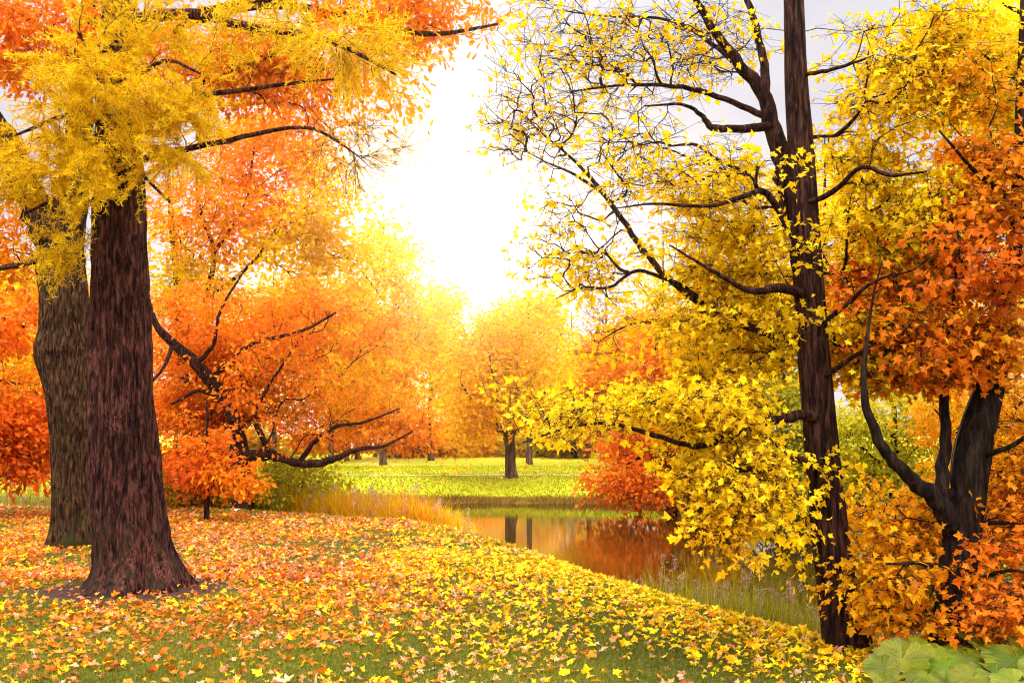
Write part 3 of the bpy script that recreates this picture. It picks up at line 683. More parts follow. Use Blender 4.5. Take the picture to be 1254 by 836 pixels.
# the straight yellow maple with its bare forked stem
tree('maple_tree', 'bright yellow maple with a straight dark trunk and a bare forked stem',
     [(1040, 806, 7.55, 50), (1034, 780, 7.55, 48), (1024, 715, 7.55, 46), (1015, 640, 7.55, 43), (1004, 520, 7.55, 40), (994, 400, 7.55, 38), (986, 280, 7.55, 35), (982, 200, 7.55, 32), (975, 100, 7.55, 28), (972, 0, 7.55, 25), (966, -150, 7.55, 18), (962, -330, 7.55, 5)],
     limbs=[[(988, 345, 7.6, 30), (974, 280, 7.68, 27), (962, 215, 7.74, 25), (948, 160, 7.78, 23), (932, 112, 7.8, 18), (900, 72, 7.78, 14), (870, 30, 7.75, 11), (845, -15, 7.7, 7), (825, -60, 7.7, 4)],
            [(938, 124, 7.8, 14), (934, 70, 7.9, 11), (922, 20, 7.95, 9), (908, -25, 8.0, 6), (900, -70, 8, 3)],
            [(946, 155, 7.78, 12), (905, 158, 7.6, 10), (872, 156, 7.5, 9), (858, 140, 7.4, 6), (835, 128, 7.3, 4), (790, 130, 7.2, 2)],
            [(936, 142, 7.8, 9), (888, 122, 7.9, 7), (835, 107, 8.0, 6), (770, 104, 8.1, 4), (700, 112, 8.2, 2)],
            [(930, 112, 7.8, 8), (880, 60, 8.2, 6), (820, 25, 8.4, 4), (740, 20, 8.5, 2.5), (680, 12, 8.5, 1.5)],
            [(978, 300, 7.6, 10), (940, 238, 7.3, 9), (912, 240, 7.1, 7), (870, 252, 7.0, 5), (800, 250, 6.9, 3), (755, 255, 6.9, 1.5)],
            [(990, 362, 7.6, 13), (955, 352, 7.2, 12), (920, 356, 6.9, 8), (870, 330, 6.8, 5), (820, 300, 6.8, 2)],
            [(992, 420, 7.55, 13), (930, 405, 7.8, 10), (870, 378, 8.1, 9), (830, 350, 8.3, 8.5), (795, 315, 8.4, 8), (762, 268, 8.45, 7), (738, 236, 8.5, 6), (712, 205, 8.5, 4.5), (684, 180, 8.5, 3), (660, 160, 8.6, 2), (640, 138, 8.6, 1)],
            [(738, 236, 8.5, 4.5), (704, 214, 8.4, 3.6), (672, 200, 8.4, 2.4), (645, 186, 8.4, 1.2)],
            [(870, 378, 8.1, 7), (838, 352, 7.9, 6), (805, 338, 7.8, 5), (778, 332, 7.8, 4.5), (745, 352, 7.8, 3.5), (712, 352, 7.8, 2.5), (680, 366, 7.8, 1.2)],
            [(1002, 512, 7.5, 14), (975, 508, 7.3, 13), (930, 520, 7.0, 11), (890, 536, 6.9, 9), (850, 546, 6.8, 7), (800, 532, 6.8, 6), (745, 518, 6.8, 4.5), (695, 524, 6.8, 3), (640, 542, 6.8, 1.5)],
            [(1008, 575, 7.5, 11), (975, 562, 7.1, 9), (935, 574, 6.8, 9), (888, 574, 6.6, 5)],
            [(925, 575, 6.8, 5), (915, 610, 6.7, 4), (895, 640, 6.6, 3), (880, 665, 6.5, 1.5)],
            [(985, 92, 7.5, 6), (1020, 85, 7.3, 5), (1060, 72, 7.1, 3)],
            [(984, 250, 7.5, 8), (1020, 235, 7.3, 7), (1055, 205, 7.0, 5.5), (1090, 215, 6.9, 5), (1135, 210, 6.8, 2.5)],
            [(994, 405, 7.5, 7), (1040, 370, 7.2, 6), (1070, 345, 7.0, 4), (1120, 330, 6.9, 2)],
            [(996, 470, 7.5, 7), (1040, 440, 7.3, 6), (1072, 420, 7.1, 3)]],
     blobs=[  # bare twigs with a few leaves towards the light
            ((700, 120, 110, 100, 8.2, 0.7), 200, 2.1), ((800, 60, 110, 70, 8.1, 0.8), 170, 2.4), ((635, 165, 75, 55, 8.5, 0.5), 130, 1.6), ((700, 45, 100, 40, 8.4, 0.6), 80, 4.5),
            ((690, 290, 75, 75, 8.1, 0.6), 105, 2.6), ((790, 200, 90, 60, 7.6, 0.7), 120, 3.5), ((880, 60, 70, 60, 7.9, 0.8), 90, 3.9),
            # yellow masses
            ((890, 235, 70, 50, 7.6, 0.8), 60, 22.8), ((885, 325, 95, 60, 8.0, 0.8), 84, 38.5), ((895, 415, 90, 58, 8.1, 0.9), 84, 40.2), ((765, 415, 50, 30, 8.2, 0.4), 16, 14.0), ((720, 335, 50, 40, 8.0, 0.5), 26, 15.8),
            ((835, 498, 110, 32, 7.4, 0.9), 62, 36.8), ((700, 508, 85, 26, 6.9, 0.4), 34, 19.2), ((890, 545, 70, 36, 7.0, 0.6), 50, 36.8), ((905, 605, 50, 42, 6.7, 0.4), 34, 35.0), ((890, 650, 40, 22, 6.5, 0.25), 12, 24.5, [GO, Y1]), ((965, 640, 30, 70, 7.6, 0.3), 14, 17.5),
            ((1065, 150, 65, 75, 7.6, 0.8), 58, 28.0), ((1075, 285, 80, 75, 7.7, 0.9), 86, 42.0), ((985, 300, 55, 110, 7.1, 0.25), 12, 14.0), ((1060, 420, 60, 60, 7.8, 0.8), 80, 42.0), ((1010, 590, 50, 80, 7.1, 0.2), 8, 14.0), ((1100, 60, 80, 60, 7.6, 0.7), 55, 24.5)],
     pal=[Y1, Y1, Y1, Y0], leaf='maple', size=0.046, bark='bark_dark', seed=61, sides=110, flare=0.16, trunk_amp=0.05, bark_f=(4.5, 1.5), per=18, sub=3, sublen=0.20, spread=0.085, flat=0.5, tip=0.0030, wob=0.07, power=0.44, gap=0.36, alpha=0.25, seg=0.16)

# the black-trunked orange maple at the water's edge
tree('maple_tree', 'orange maple with a black forked trunk at the water edge behind the butterbur',
     [(1160, 812, 7.3, 51), (1163, 780, 7.3, 47), (1170, 720, 7.3, 44), (1180, 640, 7.3, 42), (1190, 560, 7.3, 44), (1203, 505, 7.3, 38), (1222, 440, 7.35, 26), (1234, 360, 7.4, 22), (1246, 250, 7.4, 17), (1250, 120, 7.4, 11), (1252, 0, 7.4, 5)],
     limbs=[[(1174, 655, 7.3, 30), (1150, 618, 7.2, 24), (1118, 588, 7.1, 18), (1090, 560, 7.05, 15), (1070, 525, 7.0, 13), (1058, 478, 7.0, 9), (1060, 430, 7.0, 6), (1068, 370, 7.0, 3), (1080, 320, 7.0, 1.5)],
            [(1152, 618, 7.2, 19), (1155, 570, 7.25, 16), (1158, 520, 7.3, 13), (1156, 475, 7.3, 11), (1164, 410, 7.3, 6), (1170, 340, 7.3, 3)],
            [(1172, 600, 7.3, 10), (1150, 612, 7.2, 12)], [(1186, 640, 7.3, 7), (1225, 640, 7.1, 5), (1275, 645, 6.9, 3)], [(1195, 560, 7.3, 8), (1240, 545, 7.0, 6), (1290, 510, 6.9, 3)],
            [(1235, 360, 7.4, 10), (1190, 330, 7.1, 7), (1140, 290, 6.9, 3)], [(1246, 250, 7.4, 9), (1200, 215, 7.0, 6), (1150, 160, 6.8, 2)], [(1180, 700, 7.3, 8), (1130, 690, 7.0, 5), (1085, 690, 6.9, 3)], [(1178, 720, 7.3, 8), (1225, 700, 6.9, 5), (1260, 700, 6.7, 2.5)]],
     blobs=[((1150, 330, 100, 75, 7.3, 0.8), 92, 43.2, [RD, RO, RO, OR]), ((1210, 230, 80, 80, 7.3, 0.8), 80, 39.6, [RO, OR, OR, GO]), ((1120, 430, 80, 42, 7.3, 0.6), 62, 39.6, [RO, RO, OR, GO]), ((1215, 430, 70, 50, 7.3, 0.6), 55, 39.6, [RO, OR, GO]),
            ((1240, 560, 50, 60, 7.4, 0.5), 42, 39.6, [OR, GO]), ((1100, 640, 62, 40, 7.7, 0.5), 40, 43.2, [OR, GO, Y1]), ((1085, 702, 52, 30, 7.3, 0.4), 40, 36.0, [OR, GO, GO, Y1]), ((1235, 640, 50, 45, 7.3, 0.4), 36, 39.6, [OR, OR, GO]),
            ((1238, 720, 42, 46, 6.8, 0.3), 36, 43.2, [RO, OR, OR]), ((1105, 742, 45, 20, 7.2, 0.25), 16, 28.8, [OR, GO, Y1]), ((1195, 768, 50, 12, 6.8, 0.2), 12, 28.8, [RO, OR, GO]), ((1190, 100, 70, 60, 7.3, 0.6), 40, 32.4, [OR, GO, Y1])],
     pal=[RO, OR, GO], leaf='maple', size=0.050, bark='bark_black', seed=62, sides=110, flare=0.2, trunk_amp=0.07, bark_f=(4.5, 1.5), per=18, sub=3, sublen=0.22, spread=0.09, flat=0.45, tip=0.0028, wob=0.08, power=0.45, alpha=0.25, seg=0.16)

tree('maple_tree', 'lemon yellow maple crown hanging over the orange maple from beyond the frame edge',
     [(1420, 800, 8.6, 60), (1415, 600, 8.6, 52), (1405, 300, 8.6, 40), (1390, 100, 8.6, 26), (1370, -150, 8.6, 8)],
     limbs=[[(1400, 240, 8.6, 18), (1330, 150, 8.3, 13), (1250, 90, 8.0, 8), (1180, 60, 7.9, 3)], [(1395, 130, 8.6, 14), (1310, 50, 8.3, 9), (1220, 0, 8.1, 4)], [(1404, 300, 8.6, 14), (1320, 230, 8.3, 8), (1250, 180, 8.2, 3)]],
     blobs=[((1200, 65, 80, 65, 8.0, 0.6), 85, 41.6), ((1250, 150, 70, 70, 8.2, 0.6), 65, 41.6), ((1290, 40, 80, 90, 8.3, 0.8), 50, 32.0), ((1130, 110, 50, 60, 8.0, 0.4), 26, 32.0)],
     pal=[Y1, Y0, Y0, YG], leaf='maple_lo', size=0.058, bark='bark_dark', seed=63, sides=20, spread=0.1, tip=0.0025, wob=0.08)

# bushes
def bush(name, label, u, d, vtop, ru, pal, seed, ends=90, per=50, group=None, size=None, stems=5, depth=0.8):
    b = at(u, d); vb = 530 - (b[2] - 1.6) / d * F; rng = random.Random(seed)
    lb = []
    for k in range(stems):
        s = rng.uniform(-1, 1)
        lb.append([(u + s * 3, vb - 2, d, 4), (u + s * ru * 0.4, vb - (vb - vtop) * 0.45, d + rng.uniform(-.4, .4), 3), (u + s * ru * 0.75, vtop + (vb - vtop) * 0.2, d + rng.uniform(-.6, .6), 1.2)])
    h = (vb - vtop)
    return tree(name, label, [(u, vb, d, 6), (u, vb - h * 0.2, d, 5), (u + 2, vb - h * 0.5, d, 3), (u, vtop + h * .15, d, 1)], lb,
                [((u, vb - h * 0.5, ru, h * 0.5, d, ru / F * d * depth), ends, per)], pal=pal, leaf='oval', size=size or 0.0052 * d, bark='bark_dark', cat='bush', seed=seed, sides=6, trunk_amp=0, spread=0.010 * d, sublen=0.014 * d, tip=0.0035, per=3, limb_sides=5, group=group, trunk_len0=0.2, minz=0.08, lift=0.05)

bush('spreading_bush', 'wide olive-green bush behind the sapling stem', 232, 22.3, 556, 60, [OL, OL, GO, BR], 71, ends=150, per=66, size=0.10)
bush('spreading_bush', 'yellow-green bush spreading below the long low oak limb', 352, 21.9, 560, 62, [OL, YG, YG, Y1], 72, ends=170, per=66, size=0.10)
HB = 'low bushes along the back of the far lawn'
bush('hedge_bush', 'dark vase-shaped bush on the far lawn beside the parked cars', 490, 56, 542, 9, [OL, BR, OL], 73, ends=40, per=30, group=None, stems=7)
for k, (u, d, vt, ru, pal, lab) in enumerate([
        (520, 57, 528, 26, [OR, GO], 'orange bush on the far lawn next to the dark vase-shaped bush'), (560, 57, 522, 28, [GO, Y1, OR], 'gold bush beyond the far lawn under the tree near the sun'),
        (598, 58, 522, 26, [OR, GO, Y1], 'amber bush close beside the lone maple trunk'), (655, 57, 525, 26, [GO, YG, Y1], 'yellow-green bush just past the lone maple trunk'),
        (686, 58, 532, 18, [OL, YG, GO], 'olive bush at the start of the pale fence'), (783, 52, 528, 30, [RO, OR], 'red-orange bush at the far end of the pale fence'),
        (300, 60, 532, 30, [OL, GO], 'olive bush behind the trunk of the bent oak'), (385, 62, 535, 26, [GO, OR], 'tawny bush behind the twin slim trunks')]):
    bush('hedge_bush', lab, u, d, vt, ru, pal, 80 + k, ends=60, per=50, group=HB)
bush('hedge_bush', 'dark rounded bush in front of the pale fence', 703, 55, 535, 10, [OL, BR, OL], 90, ends=34, per=30, stems=6)
bush('shoreline_bush', 'red-brown bush overhanging the far bank beside the drooping maple', 870, 29.5, 588, 34, [BR, RD, RO], 91, ends=80, per=50, size=0.12)
bush('shoreline_bush', 'dark green bush at the waterline behind the slanting maple trunk', 985, 21.5, 600, 60, [GR, OL, GR], 92, ends=120, per=60, size=0.09)
bush('shoreline_bush', 'bronze bush at the waterline behind the black-trunked maple', 1150, 15.5, 610, 70, [OL, BR, GR], 93, ends=110, per=60, size=0.075)

far_tree('slim_tree', 'slim forked trunk with gold leaves in front of the parked cars', 424, 51, 440, 545, 26, [OR, GO], 95, w=5, ends=60, group='pair of slim trees by the cars')
far_tree('slim_tree', 'slim straight dark trunk with orange leaves next to the forked slim tree', 438, 54, 440, 545, 26, [RO, OR], 96, w=7, ends=60, group='pair of slim trees by the cars')
# ------------------------------------------------------------------ ground cover
rng = np.random.default_rng(5)

def scatter(n, y0, y1, x_margin=1.15, power=1.0):
    """points on the ground inside a widened view wedge"""
    y = y0 + (y1 - y0) * rng.random(n) ** power
    hw = (0.52 * y + 0.8) * x_margin
    x = rng.uniform(-1, 1, n) * hw
    return x, y

def on_lawn(x, y, m=0.35):
    return pond_sd(x, y) > m

# grass blades of the near lawn
def grass_patch(mb, n, y0, y1, hgt, wid, pal, power=1.0, keep=None, lean=0.5):
    x, y = scatter(n, y0, y1, 1.1, power)
    k = on_lawn(x, y, 0.25) & (y < 45) & (np.hypot(x + 3.85, y - 10.3) > 1.0 + 0.25 * np.sin(x * 7) * np.sin(y * 6))
    if keep is not None: k &= keep(x, y)
    x, y = x[k], y[k]; n = len(x)
    p = np.stack([x, y, ground(x, y) - 0.004], -1)
    h = hgt * rng.uniform(0.5, 1.3, (n, 1)); a = rng.uniform(0, 6.283, n)
    s = np.stack([np.cos(a), np.sin(a), 0 * a], -1) * wid * rng.uniform(0.7, 1.3, (n, 1))
    l = np.stack([rng.normal(0, lean, n), rng.normal(0, lean, n), np.ones(n)], -1)
    mid = p + l * h * 0.55 * np.array([.5, .5, 1]); top = p + l * h
    col = pick(p, pal, rng, 0.8, 0.6, 0.2)
    v = np.stack([p - s, p + s, mid + s * 0.7, mid - s * 0.7, top], 1).reshape(-1, 3)
    o = np.arange(n)[:, None] * 5
    c = np.repeat(col, 5, 0); n0 = mb.n
    mb.add(v, o + np.array([[0, 1, 2, 3]]), 0, c)
    mb.f3.append(o + np.array([[3, 2, 4]]) + n0); mb.m3.append(np.zeros(n, np.int32))

mg = MB()
G1 = [(0.06, 0.08, 0.004), (0.13, 0.15, 0.006), (0.22, 0.21, 0.008), (0.34, 0.27, 0.012)]
GB = [(0.16, 0.18, 0.006), (0.28, 0.28, 0.008), (0.42, 0.38, 0.010)]
grass_patch(mg, 150000, 5.4, 11, 0.045, 0.0024, G1, 1.15)
grass_patch(mg, 60000, 11, 23, 0.045, 0.005, G1, 1.2)
edge = lambda x, y: (pond_sd(x, y) < 1.9 + 0.5 * np.sin(y * 1.7)) & (x > -9)
grass_patch(mg, 170000, 9, 24, 0.07, 0.004, GB, 1.0, edge)
far = lambda x, y: (y > 32) & (np.abs(y - 37.5 - 0.35 * np.sin(x * 0.12)) > 0.62)
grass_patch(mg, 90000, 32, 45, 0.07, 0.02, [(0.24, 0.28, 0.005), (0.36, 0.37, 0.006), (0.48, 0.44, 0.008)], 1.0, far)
tag(mg.build('lawn_grass', M['grass']), kind='stuff')

# fallen leaves
ml = MB()
def litter(n, y0, y1, size, shape, keep, pal, power=1.0, lift=0.016, tilt=0.42, mixr=0.75):
    x, y = scatter(n, y0, y1, 1.15, power)
    k = on_lawn(x, y, 0.2) & (rng.random(n) < keep(x, y))
    x, y = x[k], y[k]; n = len(x)
    p = np.stack([x, y, ground(x, y) + lift * rng.uniform(0.5, 1.6, n)], -1)
    a = rng.uniform(0, 6.283, n)
    t = np.stack([np.cos(a), np.sin(a), rng.normal(0, tilt, n)], -1)
    nor = np.stack([rng.normal(0, tilt, n), rng.normal(0, tilt, n), np.ones(n)], -1)
    col = pick(p, pal, rng, 0.5, mixr, 0.16, 9.1)
    leaves(ml, p, t, nor, size * np.clip(rng.normal(1, 0.33, n), 0.4, 1.8), col, shape, 0.45, 0.35, rng)

def crest(x, y): return sstep(3.4, 1.6, pond_sd(x, y))
def cover(x, y):
    c = 0.22 + 0.60 * sstep(6.8, 10.5, y)
    c = c * (0.35 + 1.1 * sstep(0.40, 0.58, fbm(np.stack([x * 0.9, y * 0.7, 0 * x], -1), 3)))
    c = c * sstep(23.5, 19.5, y)
    c = np.maximum(c, crest(x, y) * sstep(16.5, 11, y))
    hole = np.hypot((x + 4.0), (y - 10.3)) ; c = c * (0.45 + 0.55 * sstep(0.75, 1.25, hole))
    return np.clip(c, 0, 1)
def yellowzone(x, y): return np.clip(sstep(4.2, 1.6, pond_sd(x, y)) * sstep(19, 13, y) + 0.15, 0, 1)
def leftzone(x, y): return np.clip(sstep(0.3, -2.2, x - 0.12 * (y - 8)), 0.12, 0.9)
WARM = [Y1, GO, OR, RO, OR, RO, RD, PK, OR, BR, RO, CR, BR]; MIXED = [Y0, Y1, Y1, GO, OR, PK, CR, RO, CR, RD, BR]
litter(38000, 5.4, 11, 0.047, 'maple', lambda x, y: cover(x, y) * (1 - 0.75 * yellowzone(x, y)) * leftzone(x, y), WARM, 1.0)
litter(38000, 5.4, 11, 0.047, 'maple', lambda x, y: cover(x, y) * (1 - 0.75 * yellowzone(x, y)) * (1 - leftzone(x, y)), MIXED, 1.0)
litter(32000, 5.4, 14, 0.047, 'maple', lambda x, y: cover(x, y) * yellowzone(x, y), [Y0, Y0, Y1, Y1, GO, OR, CR], 1.0, 0.03, 0.5)
litter(90000, 11, 24, 0.060, 'maple_lo', lambda x, y: cover(x, y) * (1 - 0.7 * yellowzone(x, y)), [GO, OR, RO, OR, RO, PK, RD, OR, CR, RO, BR], 1.2)
litter(26000, 11, 19, 0.060, 'maple_lo', lambda x, y: cover(x, y) * yellowzone(x, y), [Y0, Y1, Y1, GO, CR], 1.1, 0.03, 0.4)
tag(ml.build('fallen_leaves', M['litter']), kind='stuff')
mf = MB(); ml = mf
litter(5000, 33.5, 60, 0.16, 'oval', lambda x, y: 0.25 + 0.7 * sstep(46, 52, y), [Y1, GO, OR, CR], 1.0, 0.04)
tag(mf.build('scattered_leaves', M['litter']), kind='stuff')

# bark crumbs and bare soil round the larch foot are part of the fallen litter
def reeds(name, n, sampler, hgt, wid, pal, seed, plume=0.0, plume_pal=((0.30, 0.17, 0.11), (0.45, 0.3, 0.2)), lean=0.22, seg=3, label=None):
    r = np.random.default_rng(seed); x, y, hs = sampler(r, n); n = len(x)
    p = np.stack([x, y, np.maximum(ground(x, y), WATER_Z - 0.3) - 0.02], -1)
    h = hgt * hs[:, None] * r.uniform(0.6, 1.15, (n, 1)); a = r.uniform(0, 6.283, n)
    side = np.stack([np.cos(a), np.sin(a), 0 * a], -1) * wid * r.uniform(0.6, 1.3, (n, 1))
    dirn = np.stack([r.normal(0, 1, n), r.normal(0, 1, n), 0 * a], -1) * lean * r.uniform(0.2, 1.4, (n, 1))
    droop = r.uniform(0, 0.5, (n, 1))
    m = MB(); rows = []
    for k in range(seg + 1):
        t = k / seg
        c = p + h * (np.array([0, 0, 1.0]) * (t - droop * t ** 3 * 0.6) + dirn * t ** 1.8)
        w = side * (1 - t) ** 0.7 if k < seg else side * 0.02
        rows += [c - w, c + w]
    v = np.stack(rows, 1).reshape(-1, 3); o = np.arange(n)[:, None] * (2 * (seg + 1))
    f = np.concatenate([o + np.array([[2 * k, 2 * k + 1, 2 * k + 3, 2 * k + 2]]) for k in range(seg)])
    m.add(v, f, 0, np.repeat(pick(p, pal, r, 1.1, 0.65, 0.2), 2 * (seg + 1), 0))
    if plume:
        # feathery seed heads
        k = np.where(r.random(n) < plume)[0]; tops = rows[-1][k]
        q = np.repeat(tops, 26, 0); nn = len(q); tt = r.random((nn, 1))
        q = q - np.array([0, 0, 0.16]) * tt + r.normal(0, 0.012, (nn, 3)) * (0.4 + tt)
        dv = nrm(r.normal(0, 0.7, (nn, 3)) + np.array([0, 0, 0.5])); sd = nrm(np.cross(dv, r.normal(0, 1, (nn, 3)))) * 0.004
        l = r.uniform(0.025, 0.06, (nn, 1))
        v = np.stack([q - sd, q + sd, q + dv * l + sd, q + dv * l - sd], 1).reshape(-1, 3); o = np.arange(nn)[:, None] * 4
        m.add(v, o + np.array([[0, 1, 2, 3]]), 0, np.repeat(pick(q, plume_pal, r, 1.0, 0.9, 0.2), 4, 0))
    return tag(m.build(name, M['reed']), label=label, kind='stuff')

NEAR = np.array([(4.4, 8.6), (3.5, 8.7), (2.95, 9.7), (2.5, 10.8), (1.9, 12.2), (1.45, 13.6)])
def near_bank(r, n):
    t = r.random(n) ** 0.8 * (len(NEAR) - 1.001); i = t.astype(int); f = (t - i)[:, None]
    c = NEAR[i] * (1 - f) + NEAR[i + 1] * f
    off = r.normal(0.05, 0.38, n)
    x = c[:, 0] - off * 0.94; y = c[:, 1] - off * 0.33
    hs = (0.55 + 0.65 * fbm(np.stack([x * 1.3, y * 1.3, 0 * x], -1), 2)) * sstep(12.6, 11.0, y) + 0.18
    k = off < 0.8
    return x[k], y[k], hs[k]
reeds('bank_reeds', 9000, near_bank, 0.62, 0.0045, [(0.14, 0.16, 0.006), (0.26, 0.25, 0.010), (0.38, 0.32, 0.016), (0.48, 0.34, 0.05)], 101, 0.03)

def marsh(r, n):
    x = r.uniform(-5.6, -0.7, n); y = np.interp(x, [-5.6, -3.5, -0.9, -0.5], [22.1, 20.8, 19.1, 18.6]) + r.uniform(-0.35, 2.6, n)
    hs = (0.6 + 0.6 * fbm(np.stack([x, y, 0 * x], -1), 2)) * (0.45 + 0.55 * sstep(-0.6, -2.2, x))
    return x, y, hs
reeds('marsh_grass', 26000, marsh, 1.25, 0.011, [(0.84, 0.30, 0.006), (0.90, 0.46, 0.006), (0.92, 0.58, 0.006), (0.6, 0.50, 0.01)], 102, 0.035, ((0.5, 0.3, 0.2), (0.66, 0.46, 0.34)))
def left_reeds(r, n):
    x = r.uniform(-17, -8.5, n); y = 24.3 + r.random(n) ** 1.5 * 3.0
    return x, y, 0.75 + 0.4 * r.random(n)
reeds('tall_reeds', 7000, left_reeds, 1.35, 0.012, [(0.20, 0.18, 0.02), (0.34, 0.28, 0.03), (0.46, 0.40, 0.05)], 103, 0.05)
def far_bank(r, n):
    x = r.uniform(-6, 5.0, n); y = np.interp(x, [-14, -4, 0, 3.4, 5.0], [33, 32.6, 32.8, 32.2, 30.0]) + r.uniform(-0.15, 0.5, n)
    return x, y, 0.5 + 0.7 * r.random(n) * sstep(0.35, 0.6, fbm(np.stack([x * .7, y * 0, 0 * x], -1), 2))
reeds('sedge_fringe', 7000, far_bank, 0.24, 0.012, [(0.16, 0.07, 0.012), (0.3, 0.16, 0.02), (0.40, 0.32, 0.03)], 104)

# ------------------------------------------------------------------ butterbur plants
def bur_mat():
    m, nt, out = new_mat('butterbur_leaf')
    a = N(nt, 'Attribute', _attribute_name='tint').outputs['Color']
    n = tex(nt, coords(nt), 7.0, 4)
    c = mixc(nt, a, ramp(nt, n, [(0.3, (0.62, 0.72, 0.6)), (0.7, (1.15, 1.1, 1.0))]), 1.0, 'MULTIPLY')
    p = N(nt, 'BsdfPrincipled', Roughness=0.42); p.inputs['Specular IOR Level'].default_value = 0.2
    nt.links.new(c, p.inputs['Base Color'])
    b = N(nt, 'Bump', Strength=0.5, Distance=0.01); nt.links.new(tex(nt, coords(nt), 30.0, 4), b.inputs['Height']); nt.links.new(b.outputs[0], p.inputs['Normal'])
    tr = N(nt, 'BsdfTranslucent'); nt.links.new(c, tr.inputs['Color'])
    mx = N(nt, 'MixShader'); mx.inputs[0].default_value = 0.38
    nt.links.new(p.outputs[0], mx.inputs[1]); nt.links.new(tr.outputs[0], mx.inputs[2]); nt.links.new(mx.outputs[0], out.inputs[0])
    return m
M['bur'] = bur_mat(); M['bur_stalk'] = plain_mat('butterbur_stalk', (0.24, 0.13, 0.07), 0.6)

def bur_leaf(r, size, col):
    """a round heart-shaped leaf with a notch, sunken veins and a scalloped rim, stalk joint at the origin"""
    na, nr = 140, 14; V = []; C = []
    ang = np.linspace(-math.pi * 0.93, math.pi * 0.93, na)
    ph = r.uniform(0, 6); 
    rim = 1 + 0.05 * np.sin(ang * 9 + ph) + 0.03 * np.abs(np.sin(ang * 18 + ph)) + 0.012 * np.sin(ang * 57 + ph) + 0.12 * np.cos(ang) - 0.25 * np.clip(np.abs(ang) / math.pi - 0.86, 0, 1) * 4
    vein = 1 - np.exp(-np.sin(ang * 4.5 + 1.57) ** 2 / 0.02)
    cup = r.uniform(-0.25, 0.22); wave = r.uniform(0.04, 0.1)
    for k in range(nr + 1):
        q = k / nr; rr = q * rim
        z = cup * rr ** 2 + 0.035 * vein * np.sin(q * 3.1) + 0.018 * np.sin(ang * 30 + 14 * q + ph) * q + wave * q ** 2 * np.sin(ang * 5 + ph) + 0.02 * q * np.sin(ang * 13 + ph)
        V.append(np.stack([np.sin(ang) * rr, np.cos(ang) * rr, z], -1))
        C.append(col * (1.5 - 0.5 * vein[:, None] + 0 * ang[:, None]))
    V = np.concatenate(V) * size; C = np.concatenate(C)
    # withered brown rim and a few yellowing blotches, different on every leaf
    q = np.repeat(np.arange(nr + 1) / nr, na); sp = r.uniform(0, 90)
    nz = fbm(V / size * 3.2 + sp, 3); dry = sstep(0.98, 1.10, q + (nz - 0.5) * 0.55)[:, None]; yel = sstep(0.54, 0.68, fbm(V / size * 1.9 + sp + 7, 2))[:, None]
    C = C * (1 - 0.35 * yel) + np.array([0.30, 0.28, 0.01]) * 0.35 * yel; C = C * (1 - dry) + np.array([0.16, 0.08, 0.02]) * dry
    C = np.clip(C, 0, 0.9)
    i = np.arange(nr)[:, None] * na; j = np.arange(na - 1)[None]
    f = np.stack([i + j, i + j + 1, i + na + j + 1, i + na + j], -1).reshape(-1, 4)
    return V, f, C

def bur_plant(label, u, d, specs, seed):
    b = at(u, d); r = np.random.default_rng(seed)
    root = thing('butterbur_plant', label, 'plant', b, 'butterbur plants under the black-trunked maple')
    for (lu, lv, ld, lw, tiltx, tilty) in specs:
        c = P(lu, lv, ld); size = lw / F * ld / 2
        col = np.array([0.12, 0.165, 0.004]) * r.uniform(0.75, 1.35) * np.array([r.uniform(0.85, 1.35), 1, 1])
        V, f, C = bur_leaf(r, size, col)
        up = nrm(np.array([tiltx + r.normal(0, 0.08), tilty, 1.0])); a = r.uniform(-0.7, 0.7)
        y = nrm(np.array([c[0] - b[0] + r.normal(0, .1), -0.25 + r.normal(0, .2), 0]) + 1e-6); y = nrm(y - (y @ up) * up); x = np.cross(y, up)
        W = c + V[:, :1] * x + V[:, 1:2] * y + V[:, 2:] * up
        m = MB(); m.add(W, f, 0, C); lf = m.build('leaf', M['bur'], root, b, smooth=True)
        s = MB(); g0 = b + np.array([r.normal(0, .05), r.normal(0, .05), -0.05])
        mid = (g0 + c) / 2 + np.array([0, 0, 0.06])
        pth = catmull([g0, mid, c - up * 0.004], 6); add_tube(s, pth, np.linspace(0.011, 0.006, len(pth)), 7)
        s.build('stalk', M['bur_stalk'], lf, b, smooth=True)
    return root

bur_plant('butterbur with the brightest broad leaf, closest to the slanting maple trunk', 1115, 6.35,
          [(1105, 806, 6.3, 61, -0.25, -0.75), (1118, 790, 6.6, 53, 0.0, -0.3), (1150, 800, 6.4, 53, 0.2, -0.45), (1135, 826, 6.0, 48, 0.1, -0.35), (1092, 838, 5.95, 37, -0.3, -0.4), (1150, 842, 5.9, 43, 0.1, -0.2), (1100, 796, 6.7, 48, -0.2, -0.3), (1132, 804, 6.35, 49, 0.1, -0.6), (1082, 818, 6.1, 43, -0.3, -0.6), (1128, 858, 5.7, 50, 0.0, -0.3)], 1)
bur_plant('butterbur with crowded leaves in front of the black trunk', 1185, 6.3,
          [(1180, 806, 6.4, 56, 0.1, -0.5), (1206, 800, 6.55, 53, 0.15, -0.35), (1190, 830, 6.0, 50, -0.1, -0.5), (1172, 795, 6.75, 43, 0.0, -0.2), (1218, 826, 6.1, 53, 0.25, -0.5), (1168, 848, 5.8, 46, 0, -0.3), (1210, 852, 5.7, 50, 0.1, -0.4), (1196, 784, 6.8, 46, 0.1, -0.3), (1160, 818, 6.2, 49, -0.15, -0.55), (1226, 802, 6.4, 51, 0.2, -0.5)], 2)
